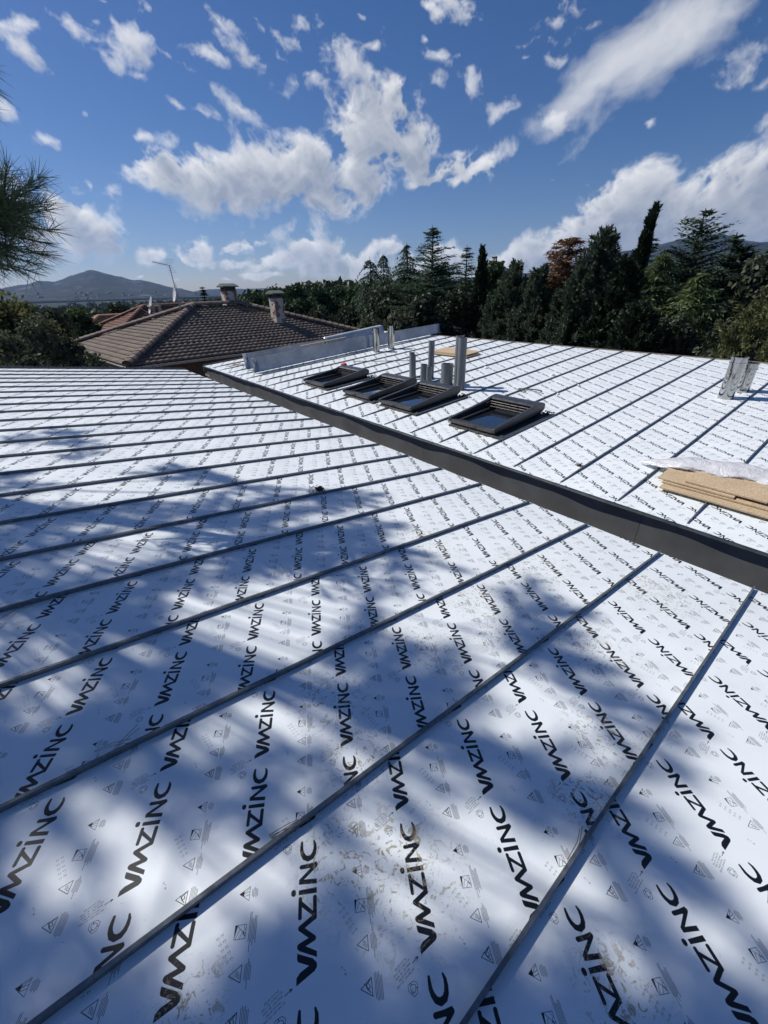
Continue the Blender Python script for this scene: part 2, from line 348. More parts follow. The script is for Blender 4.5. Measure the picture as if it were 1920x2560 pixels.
def film_print():
    S = 3.0; x0, x1, y0, y1 = -90, 305, -275, 85          # canvas in mm along / across the logo
    w_, h_ = int((x1-x0)*S), int((y1-y0)*S)
    cv = np.zeros((h_, w_), np.float32)
    def sdf_box(pts, pad):
        p = np.array(pts, float); lo = ((p.min(0)-pad-[x0, y0])*S).astype(int); hi = ((p.max(0)+pad-[x0, y0])*S).astype(int)+2
        lo = np.maximum(lo, 0); hi = np.minimum(hi, [w_, h_])
        X, Y = np.meshgrid(x0+(np.arange(lo[0], hi[0])+.5)/S, y0+(np.arange(lo[1], hi[1])+.5)/S)
        return lo, hi, X, Y
    def seg(a, b, ra, rb=None, v=1.0):
        rb = ra if rb is None else rb; r = max(ra, rb)
        lo, hi, X, Y = sdf_box([a, b], r+1)
        if X.size == 0: return
        dx, dy = b[0]-a[0], b[1]-a[1]; L = dx*dx+dy*dy+1e-9
        t_ = np.clip(((X-a[0])*dx+(Y-a[1])*dy)/L, 0, 1); d = np.hypot(X-a[0]-t_*dx, Y-a[1]-t_*dy) - (ra+(rb-ra)*t_)
        c = np.clip(0.5-d*S, 0, 1)*v; sl_ = cv[lo[1]:hi[1], lo[0]:hi[0]]; np.maximum(sl_, c, out=sl_)
    def line(pts, r, close=False, v=1.0):
        if close: pts = list(pts)+[pts[0]]
        for p, q in zip(pts[:-1], pts[1:]): seg(p, q, r, None, v)
    def poly(pts, v=1.0):
        lo, hi, X, Y = sdf_box(pts, 1); ins = np.zeros(X.shape, bool); n = len(pts)
        for i in range(n):
            xa, ya = pts[i]; xb, yb = pts[(i+1) % n]
            cnd = ((ya > Y) != (yb > Y)); xi = xa+(Y-ya)*(xb-xa)/(yb-ya+1e-12); ins ^= (cnd & (X < xi))
        sl_ = cv[lo[1]:hi[1], lo[0]:hi[0]]; np.maximum(sl_, ins*v, out=sl_)
    # V with its cut top-left tip and rounded foot
    poly([(-31, 48.5), (-18, 48.5), (-9, 40), (3, 13), (5, 1), (-4, 0), (-10, 5)]); seg((-1, 6.5), (0, 6.5), 6.6); seg((2, 7), (14, 42), 5.6)
    poly([(6, 3), (12, 10), (25, 48.5), (14, 48.5), (2, 20)])
    # M running into the Z
    poly([(13, 0), (24, 0), (41, 40), (34, 48), (29, 44)]); seg((36, 43), (36, 42.6), 6)
    seg((37, 42.5), (49, 8), 5.8); seg((49, 8), (71, 42), 5.8); seg((71, 42), (90, 7), 5.8); seg((90, 6), (94, 6), 6)
    seg((92, 5.2), (131, 5.2), 5.2); poly([(88, 4), (98, 4), (133, 48.5), (120, 48.5)]); seg((92, 44), (131, 44), 4.8); poly([(120, 39.5), (133, 48.8), (133, 44), (126, 39.5)])
    # i with its high dot
    poly([(140, 0), (152.5, 0), (150.5, 47), (149, 49), (140, 49)]); seg((144.5, 62.5), (147, 62.5), 6.4)
    # N
    poly([(161, 0), (172, 0), (173.5, 30), (173.5, 49), (163, 49)]); poly([(163, 49), (174, 49), (212, 0), (200, 0)]); seg((205.5, 2.5), (203, 43.5), 5.4); poly([(200, 0), (213, 0), (210, 20), (198, 20)])
    # C
    P = [(265, 43.5), (255, 44), (245, 44), (235, 41), (226, 35), (222, 25), (226, 14), (235, 7.5), (246, 5), (257, 5), (266, 8)]
    rr = [3.2, 4.2, 5, 5.8, 6.6, 7, 6.6, 5.8, 5, 4.2, 2.6]
    for i in range(len(P)-1): seg(P[i], P[i+1], rr[i], rr[i+1])
    k = 0.55
    def rot(c, pts, ang=0.0):
        ca, sa = math.cos(ang), math.sin(ang); return [(c[0]+x*ca-y*sa, c[1]+x*sa+y*ca) for x, y in pts]
    def hatch(cx, cy, lens, offs, pitch, r=0.62):
        for i, (L_, o_) in enumerate(zip(lens, offs)):
            y = cy-i*pitch
            for q in np.arange(-L_/2, L_/2-3, 5.2): seg((cx+o_+q, y), (cx+o_+q+4.1, y), r)
    # dark-corner triangle with short lines
    line([(176, -101), (191, -127), (160, -127)], k, True); poly([(176, -101), (183, -113), (170, -113)]); line([(170, -113), (173, -127)], k); line([(176, -113), (183, -120), (188, -127)], k); line([(176, -115), (180, -127)], k)
    hatch(177, -134, [18, 22, 20, 22, 18], [1, 0, 1, -1, 0], 3.4)
    # square with a wedge and hand strokes, long lines
    line([(112, -101), (112, -128), (85, -128), (85, -101)], k, True); poly([(112, -101), (85, -101), (112, -107)])
    line([(111, -106), (104, -114), (98, -121), (86, -113)], .5); line([(104, -114), (99, -110), (86, -104)], .5); line([(98, -121), (90, -126)], 1.0); line([(110, -122), (103, -126), (98, -121), (94, -128)], .5)
    hatch(100, -136, [60, 78, 46, 52, 46, 54], [8, -2, 0, -4, 4, 2], 3.3)
    # two rows of small numbers
    u_ = np.array([-52., -34.])/62.1; p_ = np.array([u_[1], -u_[0]])
    def glyph(ch, o, dx, dy, cs):
        rows = FONT.get(ch, FONT[' ']).split()
        for r_i, row in enumerate(rows):
            run = None
            for c_i in range(6):
                on = c_i < 5 and row[c_i] == '1'
                if on and run is None: run = c_i
                if not on and run is not None:
                    a_ = o+dx*(run*cs)-dy*(r_i*cs); b_ = o+dx*((c_i-1)*cs)-dy*(r_i*cs); seg(tuple(a_), tuple(b_), cs*0.55); run = None
    for i, nn in enumerate(('30', '29', '28', '27', '26')):
        o = np.array([101., -73.])+u_*(i*13.5); glyph(nn[0], o, p_, u_*-1, .62); glyph(nn[1], o+p_*4.2, p_, u_*-1, .62); seg(tuple(o+u_*7.5+p_*2.5), tuple(o+u_*7.5+p_*2.6), .5)
    for i, nn in enumerate(('25', '24', '23', '22', '21')):
        o = np.array([95., -64.])+u_*(i*13.5); glyph(nn[0], o, p_, u_*-1, .62); glyph(nn[1], o+p_*4.2, p_, u_*-1, .62); seg(tuple(o+u_*7.5+p_*2.5), tuple(o+u_*7.5+p_*2.6), .5)
    # warning triangle: hand
    line([(22, -100), (38, -128), (8, -128)], .8, True); hatch(23, -116, [9, 10, 10, 8], [0, 1, 0, 1], 2.4, .45); line([(18, -120), (15, -124), (20, -126)], .5)
    hatch(24, -136, [24, 34, 50, 30, 28], [0, 2, -3, 2, 0], 3.3)
    # x - 4
    glyph('X', np.array([-10., -60.]), p_, -u_, .8); seg((-17, -65), (-18.5, -66.5), .6); glyph('4', np.array([-22., -68.]), p_, -u_, .9)
    # warning triangle: slipping figure
    line([(-55, -102), (-38, -129), (-69, -129)], .8, True); seg((-50, -115), (-57, -119), 1.3); line([(-50, -115), (-45, -122), (-41, -126)], .9); line([(-57, -119), (-63, -125)], .9); line([(-57, -119), (-54, -125), (-48, -122)], .8); seg((-48, -112), (-48, -112.2), 1.5)
    hatch(-53, -137, [44, 46, 48, 46, 44, 42], [2, 0, -1, 0, -2, -3], 3.3)
    # rolling direction in five languages
    td = np.array([18., -30.])/35.; tu = np.array([-td[1], td[0]])
    for i, s_ in enumerate(('WALSRICHTING', 'ROLLING DIRECTION', 'SENS DE LAMINAGE', 'WALZRICHTUNG', 'SENTIDO LAMINACION')):
        o = np.array([-34., -186.]) + np.array([-26., -9.])/27.5*(i*6.6) - td*(len(s_)*1.5-19)
        for j, ch in enumerate(s_): glyph(ch, o+td*(j*3.0), td, tu, .52)
    seg((-27, -233), (-17.5, -249), .8); seg((-17.5, -249), (-18.5, -243), .8); seg((-17.5, -249), (-22.5, -246), .8)
    for kx in range(3):
        q = rot((-69, -226), [(-3, 12), (6, 12), (9, 6), (5, 3), (4, 7), (-1, 7), (-6, 3), (-9, 6)], kx*2*pi/3); line(q, .55, True)
    # tile
    TW, TH = 1160, 1424
    xx, yy = np.meshgrid((np.arange(TW)+.5)/TW*PW, (np.arange(TH)+.5)/TH*PH)
    out = np.zeros((TH, TW), np.float32)
    for j in range(-3, 5):
        for m_ in range(-4, 5):
            bx = 0.2935+j*0.145; by = j*0.2706+m_*PH
            dx = (xx-bx)*1000; dy = (yy-by)*1000
            al = dx*A_AX[0]+dy*A_AX[1]; up = dx*A_UP[0]+dy*A_UP[1]
            ix = (al-x0)*S-.5; iy = (up-y0)*S-.5
            ok = (ix > 0) & (ix < w_-2) & (iy > 0) & (iy < h_-2)
            if not ok.any(): continue
            ii = ix[ok]; jj = iy[ok]; i0 = ii.astype(int); j0 = jj.astype(int); fx = ii-i0; fy = jj-j0
            v = (cv[j0, i0]*(1-fx)+cv[j0, i0+1]*fx)*(1-fy)+(cv[j0+1, i0]*(1-fx)+cv[j0+1, i0+1]*fx)*fy
            out[ok] = np.maximum(out[ok], v)
    im = bpy.data.images.new('film_print', TW, TH, alpha=False, float_buffer=False)
    im.colorspace_settings.name = 'Non-Color'
    px = np.ones((TH, TW, 4), np.float32); px[..., 0] = out; px[..., 1] = out; px[..., 2] = out
    im.pixels.foreach_set(px.ravel()); im.update(); im.pack()
    return im
IMG = film_print()

def film_material():
    m, t, b, out = mat('printed_white_film')
    uv = t.node('ShaderNodeUVMap'); uv.uv_map = 'UVMap'
    ti = t.node('ShaderNodeTexImage'); ti.image = IMG; ti.interpolation = 'Linear'; ti.extension = 'REPEAT'; t.put(ti.inputs[0], uv.outputs[0])
    co = t.node('ShaderNodeTexCoord').outputs['Object']
    ink = ti.outputs[0]
    # scuffs in the ink
    sc = t.ramp(t.noise(co, 60, 6, 0.7), 0.66, 0.74)
    patch = t.ramp(t.noise(co, 0.9, 2, 0.5), 0.44, 0.62)
    # dried mud: trampled patches near where people walk on the lower roof
    spots = None
    for (px_, py_, r_) in ((1000, 2180, .22), (860, 2150, .16), (830, 1750, .2), (900, 1890, .16), (1460, 1990, .14), (1240, 1590, .16), (1060, 1620, .2), (1040, 1330, .22), (1100, 1380, .2), (1490, 1620, .24), (1640, 1480, .3), (1500, 1840, .16), (1560, 2500, .14), (480, 2520, .1), (1200, 1500, .25), (930, 1560, .14), (1330, 1420, .3)):
        r0 = ray(px_, py_); tt = -1.4192/float(r0 @ N1v)
        c_ = CAMP + r0*tt
        d_ = t.vmath('DISTANCE', co, tuple(c_))
        v = t.ramp(d_, r_*0.25, r_*1.25, 1.0, 0.0)
        spots = v if spots is None else t.math('MAXIMUM', spots, v)
    vor = t.node('ShaderNodeTexVoronoi', feature='F1'); vor.inputs['Scale'].default_value = 26; vor.inputs['Randomness'].default_value = 1
    wc = t.vmath('ADD', co, t.vmath('SCALE', t.node('ShaderNodeTexNoise').outputs['Color'], scale=0.02)); t.put(vor.inputs['Vector'], wc)
    nf = t.noise(co, 34, 6, 0.7, 1.5)
    mud = t.math('MULTIPLY', t.ramp(nf, 0.545, 0.60), spots)
    nf2 = t.noise(co, 90, 4, 0.7, 2.0)
    mud2 = t.math('MULTIPLY', t.ramp(nf2, 0.60, 0.66), t.math('MULTIPLY', spots, 0.8))
    fleck = t.math('MULTIPLY', t.ramp(t.noise(co, 110, 3, 0.6, 0.6), 0.69, 0.73), 0.5)
    fleck = t.math('MULTIPLY', fleck, t.ramp(t.noise(co, 2.2, 2, 0.5), 0.42, 0.6))
    ink2 = t.math('MULTIPLY', ink, t.math('SUBTRACT', 1.0, t.math('MULTIPLY', sc, t.math('MULTIPLY', spots, 0.9))))
    haz = t.ramp(t.noise(co, 3.0, 4, 0.6), 0.3, 0.7)
    base = t.mix(haz, (0.73, 0.775, 0.785, 1), (0.785, 0.82, 0.83, 1))
    dust = t.math('MULTIPLY', t.ramp(t.noise(co, 1.7, 6, 0.7), 0.5, 0.75), t.ramp(t.noise(co, 14, 5, 0.7), 0.4, 0.65, 0, 0.35))
    base = t.mix(dust, base, (0.55, 0.54, 0.50, 1))
    base = t.mix(fleck, base, (0.16, 0.17, 0.17, 1))
    base = t.mix(ink2, base, (0.006, 0.007, 0.009, 1))
    mudc = t.mix(t.ramp(t.noise(co, 120, 3, 0.6), .35, .65), (0.22, 0.17, 0.09, 1), (0.40, 0.33, 0.20, 1))
    base = t.mix(t.math('MULTIPLY', mud, 0.8), base, mudc)
    base = t.mix(t.math('MULTIPLY', mud2, 0.7), base, mudc)
    t.put(b.inputs['Base Color'], base)
    rg = t.ramp(haz, 0, 1, 0.36, 0.46)
    t.put(b.inputs['Roughness'], t.math('ADD', rg, t.math('MULTIPLY', mud, 0.3)))
    b.inputs['Specular IOR Level'].default_value = 0.5
    bn = t.node('ShaderNodeBump'); bn.inputs['Distance'].default_value = 0.012; bn.inputs['Strength'].default_value = 0.35
    t.put(bn.inputs['Height'], t.noise(co, 2.6, 2, 0.5))
    bn2 = t.node('ShaderNodeBump'); bn2.inputs['Distance'].default_value = 0.0004; bn2.inputs['Strength'].default_value = 0.5
    t.put(bn2.inputs['Height'], t.noise(co, 420, 2, 0.5)); t.l.new(bn.outputs[0], bn2.inputs['Normal'])
    t.l.new(bn2.outputs[0], b.inputs['Normal'])
    return m

# ------------------------------------------------------------------ roof frames (measured from the photograph)
PHI = 0.8903951372893631; S1 = -0.12957921963835434; S2 = 0.06794040913720885
Ev = np.array([math.cos(PHI), -math.sin(PHI), 0.0])
D0v = np.array([math.sin(PHI), math.cos(PHI), 0.0]); Zv = np.array([0, 0, 1.0])
D1v = D0v*math.cos(S1)+Zv*math.sin(S1); D2v = D0v*math.cos(S2)+Zv*math.sin(S2)
N1v = np.cross(Ev, D1v); N2v = np.cross(Ev, D2v)
DG1 = 3.33595; DG2 = 3.83311
O1 = CAMP + D0v*DG1 + Zv*(-1.8659)          # lip of the lower roof at u = 0
O2 = CAMP + D0v*DG2 + Zv*(-1.82873)         # eave of the upper roof at u = 0
def P1(u, v, h=0.0): return O1+Ev*u+D1v*v+N1v*h
def P2r(u, v, h=0.0): return O2+Ev*u+D2v*v+N2v*h
# distance measured along the slope from the camera's own foot, used for the print's phase
V1OFF = float((O1-CAMP) @ D1v); V2OFF = float((O2-CAMP) @ D2v)
C1 = -7.175942794795863; C2 = -1.184404934187152

M_film = film_material()
M_zinc = simple('dark_zinc', (0.040, 0.050, 0.056), 0.42, 0.35, 8, 0.2)
M_seam = simple('seam_zinc', (0.15, 0.165, 0.175), 0.36, 0.35, 30, 0.25)
M_fascia = simple('anthracite_fascia', (0.15, 0.152, 0.155), 0.5, 0.3, 3, 0.12)
M_galv = simple('galvanised_sheet', (0.56, 0.59, 0.59), 0.26, 0.6, 2.0, 0.2)
M_wall = simple('rendered_wall', (0.32, 0.28, 0.24), 0.9, 0, 5, 0.15, 0.004, 60)
M_floor = simple('gutter_sheet', (0.12, 0.12, 0.125), 0.5, 0.3, 4, 0.15)
M_wood = simple('raw_timber', (0.42, 0.30, 0.18), 0.75, 0, 14, 0.2, 0.001, 80)

def roof(name, label, cpos, n_lo, n_hi, c0, v0, v1, P, voff, phase, ends, trim):
    root = empty(name, (0, 0, 0), label, 'roof')
    nx, ny = 6, max(8, int(abs(v1-v0)*5))
    rng = random.Random(3)
    for k in range(n_lo, n_hi):
        ua = (c0+k)*PW; ub = ua+PW
        if k == n_lo: ua = max(ua, ends[0])
        if k == n_hi-1: ub = min(ub, ends[1])
        ph = phase(k); s1_, s2_, s3_ = rng.random()*6, rng.random()*6, rng.random()*6
        V = []; UV = []
        for j in range(ny+1):
            v = v0+(v1-v0)*j/ny
            for i in range(nx+1):
                x = i/nx; u = ua+(ub-ua)*x
                bow = math.sin(pi*x)
                h = bow*(0.0016*math.sin(v*3.1+s1_)+0.0012*math.sin(v*7.3+s2_)+0.0010*math.sin(v*1.2+s3_))
                V.append(P(u, v, h)); UV.append(((u-(c0+k)*PW)/PW, (v+voff-ph)/PH))
        Fq = [(j*(nx+1)+i, j*(nx+1)+i+1, (j+1)*(nx+1)+i+1, (j+1)*(nx+1)+i) for j in range(ny) for i in range(nx)]
        me = mesh_np('panel', np.array(V), np.array(Fq), True)
        uvl = me.uv_layers.new(name='UVMap'); UVa = np.array(UV, dtype=np.float32)
        li = np.empty(len(me.loops), np.int32); me.loops.foreach_get('vertex_index', li)
        uvl.data.foreach_set('uv', UVa[li].ravel())
        link('panel', me, root, M_film)
    # standing seams: 25 mm upstand with a folded-over head, slightly wavering
    for k in range(n_lo+1, n_hi):
        u = (c0+k)*PW; mb = MB(); n = max(6, int(abs(v1-v0)*2.2)); dx = [rng.uniform(-1, 1)*0.0016 for _ in range(n+1)]
        va, vb = (v0+trim[0]*rng.uniform(.9, 1.1), v1-trim[1]*rng.uniform(.9, 1.1))
        prof = [(-0.004, -0.002), (0.003, -0.002), (0.003, 0.012), (0.0065, 0.013), (0.0065, 0.025), (-0.0045, 0.026), (-0.004, 0.012)]
        rings = []
        for i in range(n+1):
            v = va+(vb-va)*i/n; hs = 1.0
            if trim[0] > 0 and i == 0: hs = 0.35
            rings += [P(u+dx[i]+px, v, py*hs) for px, py in prof]
        q = len(prof)
        fs = [(i*q+j, i*q+(j+1) % q, (i+1)*q+(j+1) % q, (i+1)*q+j) for i in range(n) for j in range(q)]
        fs += [tuple(range(q-1, -1, -1)), tuple(range(n*q, n*q+q))]
        mb.add(rings, fs); mb.build('standing_seam', M_seam, root)
    return root

ph1t = {7: .033, 6: .253, 5: .405, 4: .6235, 3: .8375}
def phase1(k): return ph1t[k] if k in ph1t else (.8375+.213*(3-k) if k < 3 else .033-.21*(k-7))
def phase2(k): return 3.606+.25*(k+2)
U1L, U1R = C1*PW-15*PW, (C1+15)*PW
low = roof('metal_roof', 'lower white film-covered standing seam roof dappled with pine shade in the foreground', None, -15, 15, C1, -7.6, 0.0, P1, V1OFF, phase1, (U1L, U1R), (0.0, 0.02))
U2L, U2R = (C2-21)*PW+0.0+0.69-0.69, (C2+9)*PW
U2L = (C2-21)*PW; 
upp = roof('metal_roof', 'upper white film-covered standing seam roof with the roof windows and pipes', None, -21, 9, C2, 0.012, 6.72, P2r, V2OFF, phase2, (U2L, U2R), (0.05, 0.0))
U2L_, U2R_ = U2L, U2R

# lower roof: turned-down lip at the gutter, verge trim on the far left, building under it
mb = MB(); mb.prism([(-0.004, 0.0), (0.004, -0.002), (0.006, -0.10), (0.002, -0.10)], P1(U1L, 0.0), P1(U1R, 0.0), D0v, Zv); mb.build('edge_fold', M_zinc, low)
mb = MB(); mb.frame_box(P1(U1L, 0), -Ev, D1v, N1v, (0.0, -7.6, -0.05), (0.05, 0.0, 0.03)); mb.build('verge_trim', M_zinc, low)
rs = MB()
for i in range(110):   # corrugated closure strip along the far verge
    v = -7.5+i*0.068; rs.prism([(0.055, -0.02), (0.075, 0.045), (0.10, 0.05), (0.12, -0.02)], P1(U1L, v), P1(U1L, v+0.04), -Ev, N1v)
rs_o = rs.build('ribbed_strip', M_zinc, low)
mb = MB()
for (a, b_) in (((U1L, 0.0), (U1R, 0.0)),):
    lo = P1(U1L+0.05, -7.55, -0.03); 
    base = [P1(U1L+.05, -0.05, -.04), P1(U1R-.05, -0.05, -.04), P1(U1R-.05, -7.55, -.04), P1(U1L+.05, -7.55, -.04)]
    bot = [np.array([p[0], p[1], -0.3]) for p in base]
    mb.add(base+bot, [(0, 1, 5, 4), (1, 2, 6, 5), (2, 3, 7, 6), (3, 0, 4, 7), (0, 3, 2, 1)])
mb.build('house_wall', M_wall, low)

# upper roof: eave drip edge, wavy fascia sheets, gutter, ridge cap, far slope, walls
mb = MB(); n = 90; prof = [(0.015, 0.004), (-0.004, 0.002), (-0.014, -0.014), (-0.008, -0.018), (0.002, -0.006), (0.016, -0.002)]
rng = random.Random(5); Vr = []
for i in range(n+1):
    u = U2L_+(U2R_-U2L_)*i/n
    wv_ = 0.006*math.sin(u*2.1+1)+0.004*math.sin(u*5.3)
    Vr += [O2+Ev*u+D0v*(x+wv_*(1 if k in (1, 2, 3) else 0))+Zv*y for k, (x, y) in enumerate(prof)]
q = len(prof); mb.add(Vr, [(i*q+j, i*q+(j+1) % q, (i+1)*q+(j+1) % q, (i+1)*q+j) for i in range(n) for j in range(q)]); mb.build('drip_edge', M_zinc, upp)
cuts = [U2L_, -10.05, -6.9, -3.85, -1.02, 1.95, U2R_]
for a_, b_ in zip(cuts[:-1], cuts[1:]):
    n = int((b_-a_)/0.05); nz = 5; V = []
    for j in range(nz+1):
        for i in range(n+1):
            u = a_+0.002+(b_-a_-0.004)*i/n; z = -0.004-0.50*j/nz
            wv_ = 0.030+0.006*math.sin(u*2.3+.4)+0.004*math.sin(u*4.9+2+z*3)+0.0025*math.sin(u*11+z*6)
            V.append(O2+Ev*u+D0v*wv_+Zv*z)
    Fq = [(j*(n+1)+i, j*(n+1)+i+1, (j+1)*(n+1)+i+1, (j+1)*(n+1)+i) for j in range(nz) for i in range(n)]
    link('fascia_sheet', mesh_np('fascia_sheet', np.array(V), np.array(Fq), True), upp, M_fascia)
mb = MB(); mb.frame_box(O2, Ev, D0v, Zv, (U2L_-0.5, -0.52, -0.52), (U2R_, 0.06, -0.50)); mb.build('gutter_floor', M_floor, upp)
mb = MB(); mb.frame_box(O2, Ev, D0v, Zv, (U2L_-0.012, -0.004, -0.17), (U2L_+0.0, 0.16, 0.012)); mb.build('eave_end_plate', simple('sage_plate', (0.24, 0.32, 0.27), 0.5, 0.2), upp)
mb = MB(); mb.frame_box(O2, Ev, D0v, Zv, (U2L_-0.06, 0.03, -0.27), (U2L_+0.3, 0.14, -0.22)); mb.build('rafter_end', M_wood, upp)
mb = MB(); mb.frame_box(P2r(0, 0), Ev, D2v, N2v, (U2L_-0.03, 0.02, -0.05), (U2L_+0.008, 6.72, 0.032)); mb.build('verge_trim', M_zinc, upp)
M_rust = simple('brown_ridge_trim', (0.13, 0.10, 0.08), 0.6, 0.2)
mb = MB(); mb.prism([(-0.02, 0.0), (0.0, 0.014), (0.05, 0.012), (0.08, -0.03), (0.0, -0.02)], P2r(U2L_, 6.72), P2r(U2R_, 6.72), D2v, N2v); mb.build('ridge_trim', M_rust, upp)
mb = MB(); p_a, p_b = P2r(U2L_, 6.79, -0.03), P2r(U2R_, 6.79, -0.03)
mb.add([p_a, p_b, p_b+D0v*5-Zv*1.2, p_a+D0v*5-Zv*1.2], [(0, 1, 2, 3)]); mb.build('rear_slope', M_floor, upp)
top = [P2r(U2L_+.06, 0.06, -.06), P2r(U2R_-.06, 0.06, -.06), P2r(U2R_-.06, 6.7, -.06), P2r(U2L_+.06, 6.7, -.06), p_b+D0v*4.9-Zv*1.25, p_a+D0v*4.9-Zv*1.25]
bot = [np.array([p[0], p[1], -0.3]) for p in (top[0], top[1], top[4], top[5])]
mb = MB(); mb.add(top+bot, [(0, 1, 7, 6), (1, 2, 4, 8, 7), (4, 5, 9, 8), (5, 3, 0, 6, 9)]); mb.build('house_wall', M_wall, upp)
#@@PART3

# ------------------------------------------------------------------ things on the upper roof
M_black = simple('black_cowl', (0.042, 0.045, 0.050), 0.34, 0.1, 20, 0.2)
M_blackm = simple('dark_inner_frame', (0.022, 0.023, 0.025), 0.5, 0.0, 20, 0.2)
M_bar = simple('bronze_bar', (0.10, 0.09, 0.085), 0.3, 0.6, 20, 0.2)
m_, t_, b_, o_ = mat('window_glass'); b_.inputs['Base Color'].default_value = (0.012, 0.016, 0.022, 1); b_.inputs['Roughness'].default_value = 0.03; b_.inputs['Specular IOR Level'].default_value = 1.0; b_.inputs['Coat Weight'].default_value = 1.0; b_.inputs['Coat Roughness'].default_value = 0.02
M_glass = m_
M_rubber = simple('rubber_flashing', (0.035, 0.036, 0.038), 0.6, 0, 30, 0.3, 0.002, 30)
M_pvc = simple('grey_pvc', (0.155, 0.165, 0.175), 0.42, 0, 6, 0.08)
m_, t_, b_, o_ = mat('polished_steel'); b_.inputs['Base Color'].default_value = (0.50, 0.50, 0.49, 1); b_.inputs['Metallic'].default_value = 1; b_.inputs['Roughness'].default_value = 0.07
bn = t_.node('ShaderNodeBump'); bn.inputs['Distance'].default_value = 0.01; bn.inputs['Strength'].default_value = 0.10
t_.put(bn.inputs['Height'], t_.noise(t_.node('ShaderNodeTexCoord').outputs['Object'], 9, 1, 0.4)); t_.l.new(bn.outputs[0], b_.inputs['Normal'])
M_chrome = m_
def board_mat():
    m, t, b, out = mat('chipboard')
    co = t.node('ShaderNodeTexCoord').outputs['Object']
    v = t.node('ShaderNodeTexVoronoi'); v.inputs['Scale'].default_value = 130; t.put(v.inputs['Vector'], co)
    c = t.mix(t.ramp(v.outputs['Color'], 0.1, 0.9), (0.40, 0.29, 0.17, 1), (0.60, 0.47, 0.31, 1))
    c = t.mix(t.ramp(t.noise(co, 3, 3, 0.5), 0.3, 0.7, 0, 0.35), c, (0.34, 0.25, 0.15, 1))
    t.put(b.inputs['Base Color'], c); b.inputs['Roughness'].default_value = 0.8
    return m
M_board = board_mat()

